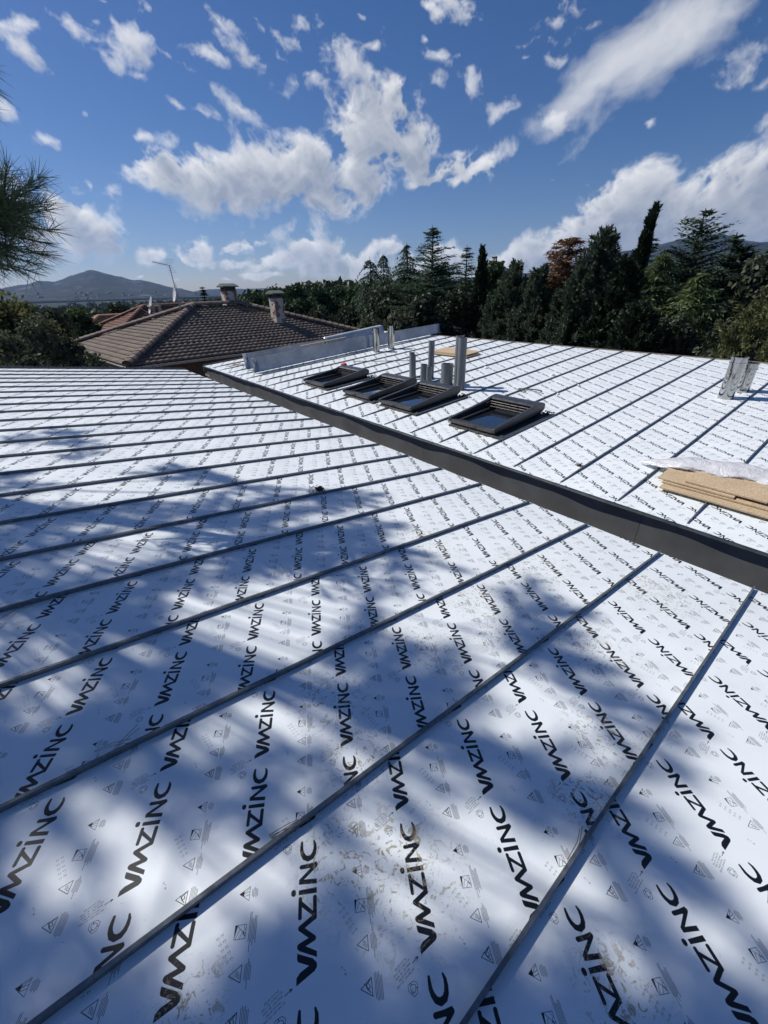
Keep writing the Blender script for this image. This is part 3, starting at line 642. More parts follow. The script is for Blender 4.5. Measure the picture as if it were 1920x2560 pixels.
def frame_root(name, P, u, v, label, cat, group=None):
    p = P(u, v); return empty(name, tuple(p), label, cat, group)
def dup(root, delta, label, name=None):
    r_ = root.copy(); COL.objects.link(r_); r_.location = root.location+Vector(delta); r_['label'] = label
    for ch in list(root.children):
        c = ch.copy(); COL.objects.link(c); c.parent = r_; c.matrix_parent_inverse = ch.matrix_parent_inverse.copy()
        for g in list(ch.children):
            d = g.copy(); COL.objects.link(d); d.parent = c; d.matrix_parent_inverse = g.matrix_parent_inverse.copy()
    return r_
def roof_window(u0, v0, label):
    Wd, Ln = 0.83, 1.20
    root = frame_root('roof_window', P2r, u0, v0, label, 'roof window', 'roof windows in the upper roof')
    o = P2r(u0, v0); X, Y, Z_ = Ev, D2v, N2v
    def box(name, lo, hi, m):
        return MB().frame_box(o, X, Y, Z_, lo, hi).build(name, m, root)
    # curb frame, four sides
    mb = MB(); mb.frame_box(o, X, Y, Z_, (0.03, 0.03, 0.0), (0.10, Ln-.05, 0.05)); mb.frame_box(o, X, Y, Z_, (Wd-.10, 0.03, 0.0), (Wd-.03, Ln-.05, 0.05))
    mb.frame_box(o, X, Y, Z_, (0.102, 0.03, 0.0), (Wd-.102, 0.10, 0.045)); mb.frame_box(o, X, Y, Z_, (0.102, Ln-.2, 0.0), (Wd-.102, Ln-.05, 0.16)); mb.build('frame', M_blackm, root)
    # side cowls: low at the foot, swelling to the rear hood
    prof = [(0.0, 0.055), (-0.012, 0.085), (0.0, 0.112), (0.03, 0.118), (0.5, 0.148), (0.86, 0.176), (0.95, 0.196), (1.03, 0.207), (1.11, 0.205), (1.17, 0.185), (1.195, 0.145), (1.185, 0.095), (1.14, 0.066), (1.05, 0.06), (0.6, 0.056), (0.3, 0.052)]
    for ux in (0.0, Wd-0.055):
        c = MB(); c.prism(prof, o+X*ux, o+X*(ux+0.055), Y, Z_); ob = c.build('side_cowl', M_black, root)
        bv = ob.modifiers.new('edge', 'BEVEL'); bv.width = 0.006; bv.segments = 2; bv.limit_method = 'ANGLE'
    hood = [(0.93, 0.178), (0.96, 0.196), (1.03, 0.205), (1.11, 0.203), (1.168, 0.183), (1.192, 0.145), (1.182, 0.10), (1.16, 0.10), (1.165, 0.14), (1.15, 0.17), (1.10, 0.188), (1.03, 0.19), (0.96, 0.178), (0.94, 0.165)]
    MB().prism(hood, o+X*0.055, o+X*(Wd-0.055), Y, Z_).build('rear_hood', M_black, root)
    box('foot_rail', (0.055, 0.0, 0.05), (Wd-.055, 0.03, 0.098), M_bar)
    box('foot_rail', (0.058, 0.034, 0.052), (Wd-.058, 0.075, 0.088), M_black)
    # sash round the pane
    s = MB(); s.frame_box(o, X, Y, Z_, (0.105, 0.10, 0.03), (0.145, 0.97, 0.078)); s.frame_box(o, X, Y, Z_, (Wd-.145, 0.10, 0.03), (Wd-.105, 0.97, 0.078))
    s.frame_box(o, X, Y, Z_, (0.147, 0.10, 0.03), (Wd-.147, 0.15, 0.07)); s.frame_box(o, X, Y, Z_, (0.147, 0.90, 0.03), (Wd-.147, 0.97, 0.085))
    sash = s.build('sash', M_blackm, root)
    MB().frame_box(o, X, Y, Z_, (0.148, 0.152, 0.030), (Wd-.148, 0.898, 0.045)).build('pane', M_glass, root)
    for vv, hh, rr_ in ((0.86, 0.128, 0.006), (0.90, 0.150, 0.006), (0.82, 0.100, 0.005)):
        MB().tube([o+X*0.06+Y*vv+Z_*hh, o+X*(Wd-.06)+Y*vv+Z_*hh], rr_, 10).build('cross_bar', M_bar, root, True)
    for ux in (0.075, Wd-0.075):
        MB().frame_box(o, X, Y, Z_, (ux-.012, 0.78, 0.10), (ux+.012, 0.89, 0.155)).build('bracket', M_bar, root)
    # apron and side flashing with a torn edge
    rg = random.Random(int(-u0*100)); n = 26; V = []; 
    for i in range(n+1):
        x = 0.02+(Wd+0.08)*i/n
        V.append(o+X*x+Y*(-0.015-0.035*rg.random())+Z_*(0.004+0.012*rg.random())); V.append(o+X*x+Y*0.06+Z_*0.035)
    ap = MB(); ap.add(V, [(2*i, 2*i+2, 2*i+3, 2*i+1) for i in range(n)])
    ob = ap.build('apron', M_rubber, root); so_ = ob.modifiers.new('thick', 'SOLIDIFY'); so_.thickness = 0.008
    MB().frame_box(o, X, Y, Z_, (Wd-.02, -0.03, 0.002), (Wd+0.135, 1.24, 0.016)).build('side_flashing', M_rubber, root)
    MB().frame_box(o, X, Y, Z_, (Wd+0.118, -0.03, 0.016), (Wd+0.130, 1.24, 0.034)).build('side_flashing', M_seam, root)
    for i in range(7):   # crumpled leftovers of bitumen tape round the curb
        q = o+X*(Wd+rg.uniform(-.05, .12))+Y*rg.uniform(1.16, 1.27)+Z_*0.02
        c = MB(); pts = [q+X*rg.uniform(-.04, .04)+Y*rg.uniform(-.03, .03)+Z_*rg.uniform(0, .03) for _ in range(4)]; c.tube(pts, 0.008, 5)
        c.build('tape_scrap', M_rubber, root)
    return root
rw4 = roof_window(-3.975, 0.655, 'black roof window nearest the camera, standing alone right of the adjoining pair')
def rw_copy(u0, label):
    return dup(rw4, P2r(u0, 0.655)-P2r(-3.975, 0.655), label)
rw_copy(-5.605, 'right one of the two adjoining black roof windows, in front of the grey pipes')
rw_copy(-6.705, 'left one of the two adjoining black roof windows')
rw_copy(-8.215, 'black roof window farthest from the camera, with the red cloth behind it')

def pipe(name, u, v, rad, h, m, label, cat, group, lean=(0, 0), collar=False, seg=24):
    root = frame_root(name, P2r, u, v, label, cat, group); o = P2r(u, v, -0.03)
    ax = Zv+Ev*lean[0]+D2v*lean[1]
    def ring(rr, z): return [o+ax*z+rr*(Ev*math.cos(2*pi*k/seg)+D0v*math.sin(2*pi*k/seg)) for k in range(seg)]
    hh = h+0.03; vs = ring(rad, 0)+ring(rad, hh)+ring(rad*0.9, hh)+ring(rad*0.9, hh-0.25)
    fs = [(L*seg+k, L*seg+(k+1) % seg, (L+1)*seg+(k+1) % seg, (L+1)*seg+k) for L in range(3) for k in range(seg)]+[tuple(range(3*seg, 4*seg))]
    mb = MB(); mb.add(vs, fs); mb.build('tube', m, root, True)
    if collar:
        for z, rr in ((hh-0.085, rad*1.12), (hh-0.014, rad*1.10)):
            c = MB(); a_ = ring(rr, z); b2 = ring(rr, z+0.010); c_ = ring(rad*0.98, z+0.012); d_ = ring(rad*0.98, z-0.002)
            c.add(a_+b2+c_+d_, [(L*seg+k, L*seg+(k+1) % seg, ((L+1) % 4)*seg+(k+1) % seg, ((L+1) % 4)*seg+k) for L in range(4) for k in range(seg)])
            c.build('collar', m, root, True)
    # sealing collar where it leaves the roof
    return root
GP = 'grey plastic pipes behind the roof windows'
pipe('vent_pipe', -6.60, 2.38, 0.058, 0.50, M_pvc, 'left one of the two touching mid-height grey pipes', 'pipe', GP, (-.01, 0))
pipe('vent_pipe', -6.45, 2.27, 0.062, 0.49, M_pvc, 'right one of the two touching mid-height grey pipes', 'pipe', GP, (-.03, 0))
pipe('vent_pipe', -6.18, 2.52, 0.062, 0.73, M_pvc, 'single grey pipe rising behind the two shortest pipes', 'pipe', GP, (.0, 0))
pipe('vent_pipe', -6.15, 2.27, 0.066, 0.335, M_pvc, 'short grey pipe with a socket, left one of the shortest two', 'pipe', GP, (.05, 0))
pipe('vent_pipe', -5.99, 2.27, 0.055, 0.29, M_pvc, 'thin short grey pipe, right one of the shortest two', 'pipe', GP, (.02, 0))
pipe('vent_pipe', -5.56, 2.33, 0.118, 0.39, M_pvc, 'short wide grey pipe, the fattest of the group', 'pipe', GP)
pipe('vent_pipe', -5.29, 2.33, 0.072, 0.90, M_pvc, 'left one of the two tallest grey pipes', 'pipe', GP)
pipe('vent_pipe', -5.09, 2.20, 0.076, 0.90, M_pvc, 'right one of the two tallest grey pipes, lighter in the sun', 'pipe', GP, (-.02, 0))
GF = 'polished steel flues on the upper roof'
pipe('steel_flue', -9.68, 3.89, 0.095, 0.62, M_chrome, 'left one of the two polished flues by the galvanised sheets', 'flue', GF, (-.02, 0), True, 32)
pipe('steel_flue', -9.63, 4.40, 0.095, 0.62, M_chrome, 'right one of the two polished flues by the galvanised sheets', 'flue', GF, (0, 0), True, 32)
pipe('steel_flue', -1.515, 4.06, 0.098, 0.585, M_chrome, 'larger mirror-bright flue at the right edge of the picture', 'flue', GF, (0.0, 0), True, 40)
pipe('steel_flue', -1.445, 4.55, 0.092, 0.42, M_chrome, 'smaller mirror-bright flue half hidden behind the larger one', 'flue', GF, (.0, 0), True, 40)

# loose galvanised sheets standing and lying along the left verge
def folded_sheet(u, v0, v1, hts, label, prof, skew=0.0, m=M_galv):
    n = 24; th = 0.002; V = []; q = len(prof)
    root = frame_root('metal_flashing', P2r, u, v0, label, 'metal sheet', 'galvanised flashings left on the verge')
    for i in range(n+1):
        v = v0+(v1-v0)*i/n; f = i/n; w_ = 0.006*math.sin(v*2.2)+0.003*math.sin(v*6)
        for x, h in prof: V.append(P2r(u+x+skew*f+w_*h*6, v, h*(hts[0]+(hts[1]-hts[0])*f)+0.03))
    me = mesh_np('sheet', np.array(V), np.array([(i*q+j, i*q+j+1, (i+1)*q+j+1, (i+1)*q+j) for i in range(n) for j in range(q-1)]))
    ob = link('sheet', me, root, m); md = ob.modifiers.new('t', 'SOLIDIFY'); md.thickness = th
    return root
fl1 = folded_sheet(-10.38, 0.46, 4.2, (1.0, 1.0), 'long galvanised sheet standing in front, nearest the roof windows', [(0.10, 0.0), (0.01, 0.0), (-0.02, 0.325), (-0.05, 0.32)])
MB().frame_box(P2r(-10.38, 0.46, .03), Ev, D2v, N2v, (0.012, 0.22, -0.0), (0.018, 0.235, 0.03)).build('lap_joint', M_zinc, fl1)
fl2 = folded_sheet(-10.50, 3.4, 7.15, (1.0, 0.80), 'galvanised sheet running past the ridge, behind the two polished flues', [(0.16, 0.0), (0.08, 0.0), (0.05, 0.335), (0.02, 0.33)], 0.12)
fl3 = folded_sheet(-10.98, 0.50, 3.6, (1.0, .95), 'rear galvanised sheet reflecting the red roof, at the foot of the verge', [(0.10, 0.0), (0.02, 0.0), (-0.01, 0.38), (-0.04, 0.375)])
fl4 = folded_sheet(-10.85, 3.0, 5.2, (.95, 1.05), 'blue-grey sheet leaning behind the other galvanised ones', [(0.10, 0.0), (0.0, 0.02), (-0.04, 0.41), (-0.2, 0.43)])
bt = MB(); bt.frame_box(P2r(-10.56, 2.0, 0.385), Ev, D2v, N2v, (-.03, 0, 0), (.03, 1.5, 0.02)); tag(bt.build('timber_batten', M_wood), 'thin pale timber batten resting on top of the galvanised sheets', 'batten')
tb = MB(); tb.frame_box(P2r(-11.9, 0.95, 0.03), (Ev*.96+D2v*.28), (D2v*.96-Ev*.28), N2v, (0, 0, 0), (1.15, 0.30, 0.012)); tag(tb.build('sheet_offcut', M_film if False else simple('pale_offcut', (0.6, 0.6, 0.58), .6)), 'pale sheet offcut lying on the far left corner of the upper roof', 'offcut')
for i, (u, v, a, lb) in enumerate(((-12.0, .55, .6, 'small timber scrap lying crossways near the far left eave'), (-11.75, .35, 1.9, 'short timber scrap with rusty end near the far left eave'))):
    ca, sa = math.cos(a), math.sin(a)
    tag(MB().frame_box(P2r(u, v, .028), Ev*ca+D2v*sa, D2v*ca-Ev*sa, N2v, (0, 0, 0), (.34, .035, .02)).build('timber_scrap', M_wood), lb, 'scrap')

# chipboard stacks
def board(c4, h, th, label, group):
    c4 = [np.asarray(c) for c in c4]; b = MB(); lo = [c+N2v*h for c in c4]; hi = [c+N2v*(h+th) for c in c4]
    b.add(lo+hi, [(3, 2, 1, 0), (4, 5, 6, 7), (0, 1, 5, 4), (1, 2, 6, 5), (2, 3, 7, 6), (3, 0, 4, 7)])
    o = b.build('chipboard_sheet', M_board); tag(o, label, 'board', group)
    bv = o.modifiers.new('e', 'BEVEL'); bv.width = 0.0015; bv.segments = 1
    return o
def rect(u, v, lu, lv, a=0.0):
    ca, sa = math.cos(a), math.sin(a)
    return [P2r(u+x*ca-y*sa, v+x*sa+y*ca) for x, y in ((0, 0), (lu, 0), (lu, lv), (0, lv))]
def onroof(px, py, h):
    r_ = ray(px, py); t = ((O2+N2v*h-CAMP) @ N2v)/(r_ @ N2v); return CAMP+r_*t-N2v*h
GN = 'chipboard sheets stacked at the right edge'
board(rect(-1.085, .515, 1.75, .50, .0), .027, .017, 'bottom chipboard sheet of the near stack, reaching out of frame', GN)
board(rect(-1.10, .60, 1.35, .45, .02), .047, .016, 'second chipboard sheet from below in the near stack', GN)
board(rect(-1.15, .625, 0.62, .42, .0), .068, .015, 'left chipboard sheet of the near stack, poking out from under the plastic', GN)
board(rect(-.93, .665, 0.62, .43, .0), .087, .016, 'topmost chipboard sheet of the near stack', GN)
board(rect(-.72, 1.10, 1.1, .40, .0), .030, .017, 'chipboard sheet behind the plastic roll at the right edge', GN)
GB = 'chipboard sheets stacked behind the pipes'
cn = [onroof(*p, .075) for p in ((1079.5, 877.5), (1166, 888), (1201, 878.5), (1118, 868))]
def shift(c, du, dv): return [p+Ev*du+D2v*dv for p in c]
board(shift(cn, .04, -.05), .027, .018, 'lowest chipboard sheet of the far stack behind the pipes', GB)
board(shift(cn, -.03, -.02), .047, .016, 'middle chipboard sheet of the far stack behind the pipes', GB)
board(shift(cn, .0, .0), .066, .016, 'top chipboard sheet of the far stack behind the pipes', GB)

# crumpled plastic roll over the near stack
def plastic_mat():
    m, t, b, out = mat('clear_plastic')
    b.inputs['Base Color'].default_value = (0.72, 0.72, 0.74, 1); b.inputs['Roughness'].default_value = 0.22; b.inputs['Specular IOR Level'].default_value = 0.7
    tr = t.node('ShaderNodeBsdfTransparent'); mx = t.node('ShaderNodeMixShader')
    co = t.node('ShaderNodeTexCoord').outputs['Object']
    t.put(mx.inputs[0], t.ramp(t.noise(co, 11, 5, 0.7), 0.3, 0.7, 0.66, 0.95)); t.l.new(tr.outputs[0], mx.inputs[1]); t.l.new(b.outputs[0], mx.inputs[2]); t.l.new(mx.outputs[0], out.inputs[0])
    bn = t.node('ShaderNodeBump'); bn.inputs['Distance'].default_value = 0.03; bn.inputs['Strength'].default_value = 0.6
    t.put(bn.inputs['Height'], t.noise(co, 7, 4, 0.55, 2.5)); t.l.new(bn.outputs[0], b.inputs['Normal'])
    return m
rb = random.Random(9); seg = 36; nb = 60; V = []
for i in range(nb+1):
    f = i/nb; u = -1.42+f*1.9; v = 0.99+0.24*min(1, f*2.2)-0.08*f
    ru = 0.175*min(1, (f*5.0+0.02)**0.7)*(1+0.08*math.sin(f*21)); rh = 0.042*min(1, (f*6+0.02)**0.8)*(1+0.12*math.sin(f*17+1))
    for k in range(seg):
        a = 2*pi*k/seg; n_ = 1+0.06*math.sin(3*a+f*30)+0.05*math.sin(7*a-f*42+1)+0.05*math.sin(11*a+f*80)+rb.uniform(-.02, .02)
        y = math.cos(a)*ru*n_; h = math.sin(a)*rh*n_
        V.append(P2r(u+rb.uniform(-.004, .004)-(0.05*math.sin(a) if i < 4 else 0), v+y, 0.105*min(1, 0.35+f*3.4)+max(h, -0.045*min(1, 0.2+f*3))+0.0))
Fb = [(i*seg+k, i*seg+(k+1) % seg, (i+1)*seg+(k+1) % seg, (i+1)*seg+k) for i in range(nb) for k in range(seg)]
tag(link('plastic_roll', mesh_np('plastic_roll', np.array(V), np.array(Fb), True), None, plastic_mat()), 'crumpled clear plastic sheeting rolled up on the near chipboard stack', 'plastic sheeting')

# small leftovers
M_red = simple('red_cloth', (0.55, 0.02, 0.025), 0.6); M_crumb = simple('foam_crumb', (0.78, 0.74, 0.68), 0.8); M_blk = simple('black_cable', (0.02, 0.02, 0.022), 0.5)
def lump(name, P, u, v, size, m, label, cat, seed=0, group=None, flat=0.6, sub=2):
    rg = np.random.default_rng(seed)
    import bmesh
    bm = bmesh.new(); bmesh.ops.create_icosphere(bm, subdivisions=sub, radius=1)
    for vt in bm.verts:
        s_ = 1+rg.uniform(-.28, .28); c = P(u, v, max(0.0, (vt.co.z*s_*flat+flat*.6)*size[2])) + Ev*vt.co.x*s_*size[0]+D0v*vt.co.y*s_*size[1]
        vt.co = Vector(c)
    me = bpy.data.meshes.new(name); bm.to_mesh(me); bm.free(); o = link(name, me, None, m); return tag(o, label, cat, group)
lump('red_cloth', lambda u, v, h: P2r(u, v, h+.17), -8.27, 1.80, (.10, .05, .07), M_red, 'bright red cloth lying against the farthest roof window', 'cloth', 4)
pts = [P2r(-9.0+i*.12, 2.6+i*.075+.02*math.sin(i), .045) for i in range(14)]
tag(MB().tube(pts, .009, 6).build('black_cable', M_blk), 'black cable lying straight across the seams behind the farthest roof window', 'cable')
pts = [P2r(-3.98+.22*math.cos(a), 2.75+.09*math.sin(a), .03+.01*math.sin(a*2)) for a in np.linspace(0.4, 4.6, 12)]
tag(MB().tube(pts, .013, 6).build('cable_loop', M_blk), 'curled black strip of rubber lying behind the nearest roof window', 'rubber strip')
for i, (px, py, s, lb) in enumerate(((1381, 938, .05, 'white foam crumb on the seam below the far chipboard stack'), (1214, 920, .05, 'white foam crumb right of the far chipboard stack'), (1447, 964, .035, 'white foam crumb in the middle of the upper roof'), (1395, 985, .03, 'small foam crumb lying lower on the upper roof'), (1372, 956, .03, 'small foam crumb lying by the largest crumb'))):
    c = onroof(px, py, 0.01); dlt = c-O2
    lump('foam_crumb', P2r, float(dlt @ Ev), float(dlt @ D2v), (s, s*.7, s), M_crumb, lb, 'crumb', i+10, 'foam crumbs on the upper roof', sub=1)
c = onroof(1190, 975, 0)-O2
M_weed = leafmat('withered_weed', (0.05, 0.06, 0.03), (0.12, 0.12, 0.07), 0.2)

def onlow(px, py, h=0.0):
    r_ = ray(px, py); t = ((O1+N1v*h-CAMP) @ N1v)/(r_ @ N1v); return CAMP+r_*t-N1v*h
def clump(name, base, R_, n, mat_, label, cat, seed):
    rg = np.random.default_rng(seed); d = rg.normal(size=(n, 3)); d[:, 2] = np.abs(d[:, 2]); d /= np.linalg.norm(d, axis=1)[:, None]
    c = base+d*R_*rg.uniform(.2, 1, (n, 1)); a = rg.normal(size=(n, 3)); b = rg.normal(size=(n, 3)); s = R_*rg.uniform(.12, .35, (n, 1))
    a = a/np.linalg.norm(a, axis=1)[:, None]*s; b = b/np.linalg.norm(b, axis=1)[:, None]*s*.6
    V = np.stack([c-a, c+b, c+a, c-b], 1).reshape(-1, 3); o = link(name, mesh_np(name, V, np.arange(4*n).reshape(n, 4)), None, mat_)
    return tag(o, label, cat)
clump('weed_clump', onlow(798, 1226), .055, 160, M_weed, 'dark tuft of debris sitting by a seam in the middle of the lower roof', 'tuft', 3)
clump('weed_clump', onlow(569, 1006), .03, 60, M_weed, 'tiny dark tuft of debris far up the lower roof', 'tuft', 4)
clump('weed_clump', onroof(1447, 1164, 0), .045, 90, M_weed, 'small dark scrap of debris at a seam near the upper roof eave', 'tuft', 5)
M_needle_dry = simple('dry_needle', (0.16, 0.11, 0.07), 0.7)
for i, (a_, b_, lb) in enumerate(((( 262, 1905), (348, 1820), 'dry pine needle pair leaning on a seam at left'), ((236, 1880), (330, 1856), 'dry pine needle lying flat by the seam at left'),
        ((678, 2096), (770, 2046), 'dry pine needle pair lying across the seam foot in the middle'), ((672, 2090), (745, 2058), 'dry pine needle under the pair at the middle seam'), ((1424, 2160), (1452, 2074), 'dry pine needles propped against the right seam'), ((1418, 2150), (1446, 2080), 'thin dry pine needle beside the propped pair at the right seam'),
        ((698, 1411), (712, 1440), 'small crossed dry needles between two seams in the middle'), ((900, 1400), (936, 1385), 'dry needle lying on top of a seam'), ((0, 1548), (85, 1516), 'dark dry twig under a seam at the left edge'))):
    A = onlow(*a_)+N1v*.004; B = onlow(*b_)+N1v*.02; mid = (A+B)/2+N1v*.015+Ev*.006
    mb = MB().tube([A, mid, B], .0011, 4); mb.tube([A+Ev*.004, mid+Ev*.010, B+Ev*.018], .0010, 4)
    tag(mb.build('pine_needle', M_needle_dry), lb, 'pine needle', 'dry pine needles on the lower roof')
#@@PART4

# ------------------------------------------------------------------ neighbouring tiled house
def tile_mat(name, ca, cb, lichen=(0.20, 0.19, 0.16)):
    m, t, b, out = mat(name)
    geo = t.node('ShaderNodeNewGeometry'); oi = t.node('ShaderNodeObjectInfo')
    r_ = t.math('FRACT', t.math('ADD', geo.outputs['Random Per Island'], oi.outputs['Random']))
    n = t.noise(geo.outputs['Position'], 3.0, 5, 0.65)
    c = t.mix(r_, tuple(ca)+(1,), tuple(cb)+(1,))
    c = t.mix(t.ramp(n, 0.5, 0.72, 0, 0.6), c, tuple(lichen)+(1,))
    c = t.mix(t.ramp(t.noise(geo.outputs['Position'], 26, 4, 0.6), 0.6, 0.75, 0, 0.4), c, (0.03, 0.028, 0.025, 1))
    t.put(b.inputs['Base Color'], c); b.inputs['Roughness'].default_value = 0.85
    return m
M_tile = tile_mat('weathered_brown_tile', (0.135, 0.100, 0.078), (0.22, 0.172, 0.138))
M_tiler = tile_mat('red_tile', (0.15, 0.062, 0.042), (0.23, 0.105, 0.07), (0.24, 0.16, 0.11))
M_stucco = simple('flaking_render', (0.50, 0.46, 0.40), 0.9, 0, 9, 0.12, 0.006, 30)
def chimney_mat():
    m, t, b, out = mat('flaking_chimney')
    co = t.node('ShaderNodeNewGeometry').outputs['Position']
    k = t.ramp(t.noise(co, 2.6, 4, 0.6), 0.50, 0.54)
    br = t.node('ShaderNodeTexBrick'); t.put(br.inputs['Vector'], t.vmath('MULTIPLY', co, (1, 1, 1))); br.inputs['Scale'].default_value = 5
    br.inputs['Color1'].default_value = (0.24, 0.10, 0.06, 1); br.inputs['Color2'].default_value = (0.32, 0.15, 0.09, 1); br.inputs['Mortar'].default_value = (0.3, 0.27, 0.23, 1)
    n = t.noise(co, 20, 5, 0.6)
    c = t.mix(k, t.mix(n, (0.50, 0.47, 0.42, 1), (0.66, 0.62, 0.56, 1)), br.outputs[0])
    t.put(b.inputs['Base Color'], c); b.inputs['Roughness'].default_value = 0.9
    bn = t.node('ShaderNodeBump'); bn.inputs['Distance'].default_value = 0.02; t.put(bn.inputs['Height'], t.math('SUBTRACT', n, k)); t.l.new(bn.outputs[0], b.inputs['Normal'])
    return m
M_chim = chimney_mat()
def brick_mat():
    m, t, b, out = mat('dark_brick')
    co = t.node('ShaderNodeNewGeometry').outputs['Position']
    sp = t.node('ShaderNodeSeparateXYZ'); t.put(sp.inputs[0], co); cb = t.node('ShaderNodeCombineXYZ')
    t.put(cb.inputs[0], t.math('ADD', t.math('MULTIPLY', sp.outputs[0], .707), t.math('MULTIPLY', sp.outputs[1], .707))); t.put(cb.inputs[1], sp.outputs[2])
    br = t.node('ShaderNodeTexBrick'); t.put(br.inputs['Vector'], cb.outputs[0]); br.inputs['Scale'].default_value = 4.2; br.inputs['Mortar Size'].default_value = 0.02
    br.inputs['Color1'].default_value = (0.10, 0.055, 0.04, 1); br.inputs['Color2'].default_value = (0.15, 0.08, 0.055, 1); br.inputs['Mortar'].default_value = (0.18, 0.16, 0.14, 1)
    t.put(b.inputs['Base Color'], br.outputs[0]); b.inputs['Roughness'].default_value = 0.9
    return m
M_brick = brick_mat()

def tile_mesh(name, w_, l_, m):
    """one interlocking pan tile: local x across, y up the slope, z off the slope"""
    prof = [(-.5, .006), (-.36, .001), (-.2, .0), (-.06, .006), (.08, .024), (.24, .030), (.38, .022), (.5, .006)]
    V = []; n = len(prof)
    for y, lift in ((0, .042), (1, 0.0)):
        for x, z in prof: V.append((x*w_, y*l_*1.08, z*(w_/.3)+lift))
    for x, z in prof: V.append((x*w_, 0, z*(w_/.3)+0.006))
    F = [(i, i+1, n+i+1, n+i) for i in range(n-1)]+[(2*n+i, 2*n+i+1, i+1, i) for i in range(n-1)]
    me = bpy.data.meshes.new(name); me.from_pydata(V, [], F); me.update(); me.materials.append(m)
    me.polygons.foreach_set('use_smooth', [i < n-1 for i in range(len(F))]); return me
def cap_mesh(name, w_, l_, m):
    V = []; F = []; n = 7
    for y, s_ in ((0, 1.0), (0.92, 0.86), (1.06, 0.84)):
        for i in range(n):
            a = pi*i/(n-1); V.append((-math.cos(a)*w_*.5*s_, y*l_, math.sin(a)*w_*.42*s_))
    for j in range(2):
        F += [(j*n+i, j*n+i+1, (j+1)*n+i+1, (j+1)*n+i) for i in range(n-1)]
    F.append(tuple(range(n-1, -1, -1)))
    me = bpy.data.meshes.new(name); me.from_pydata(V, [], F); me.update(); me.materials.append(m); return me
def frame_mat(o, x, y, z):
    return Matrix(((x[0], y[0], z[0], o[0]), (x[1], y[1], z[1], o[1]), (x[2], y[2], z[2], o[2]), (0, 0, 0, 1)))

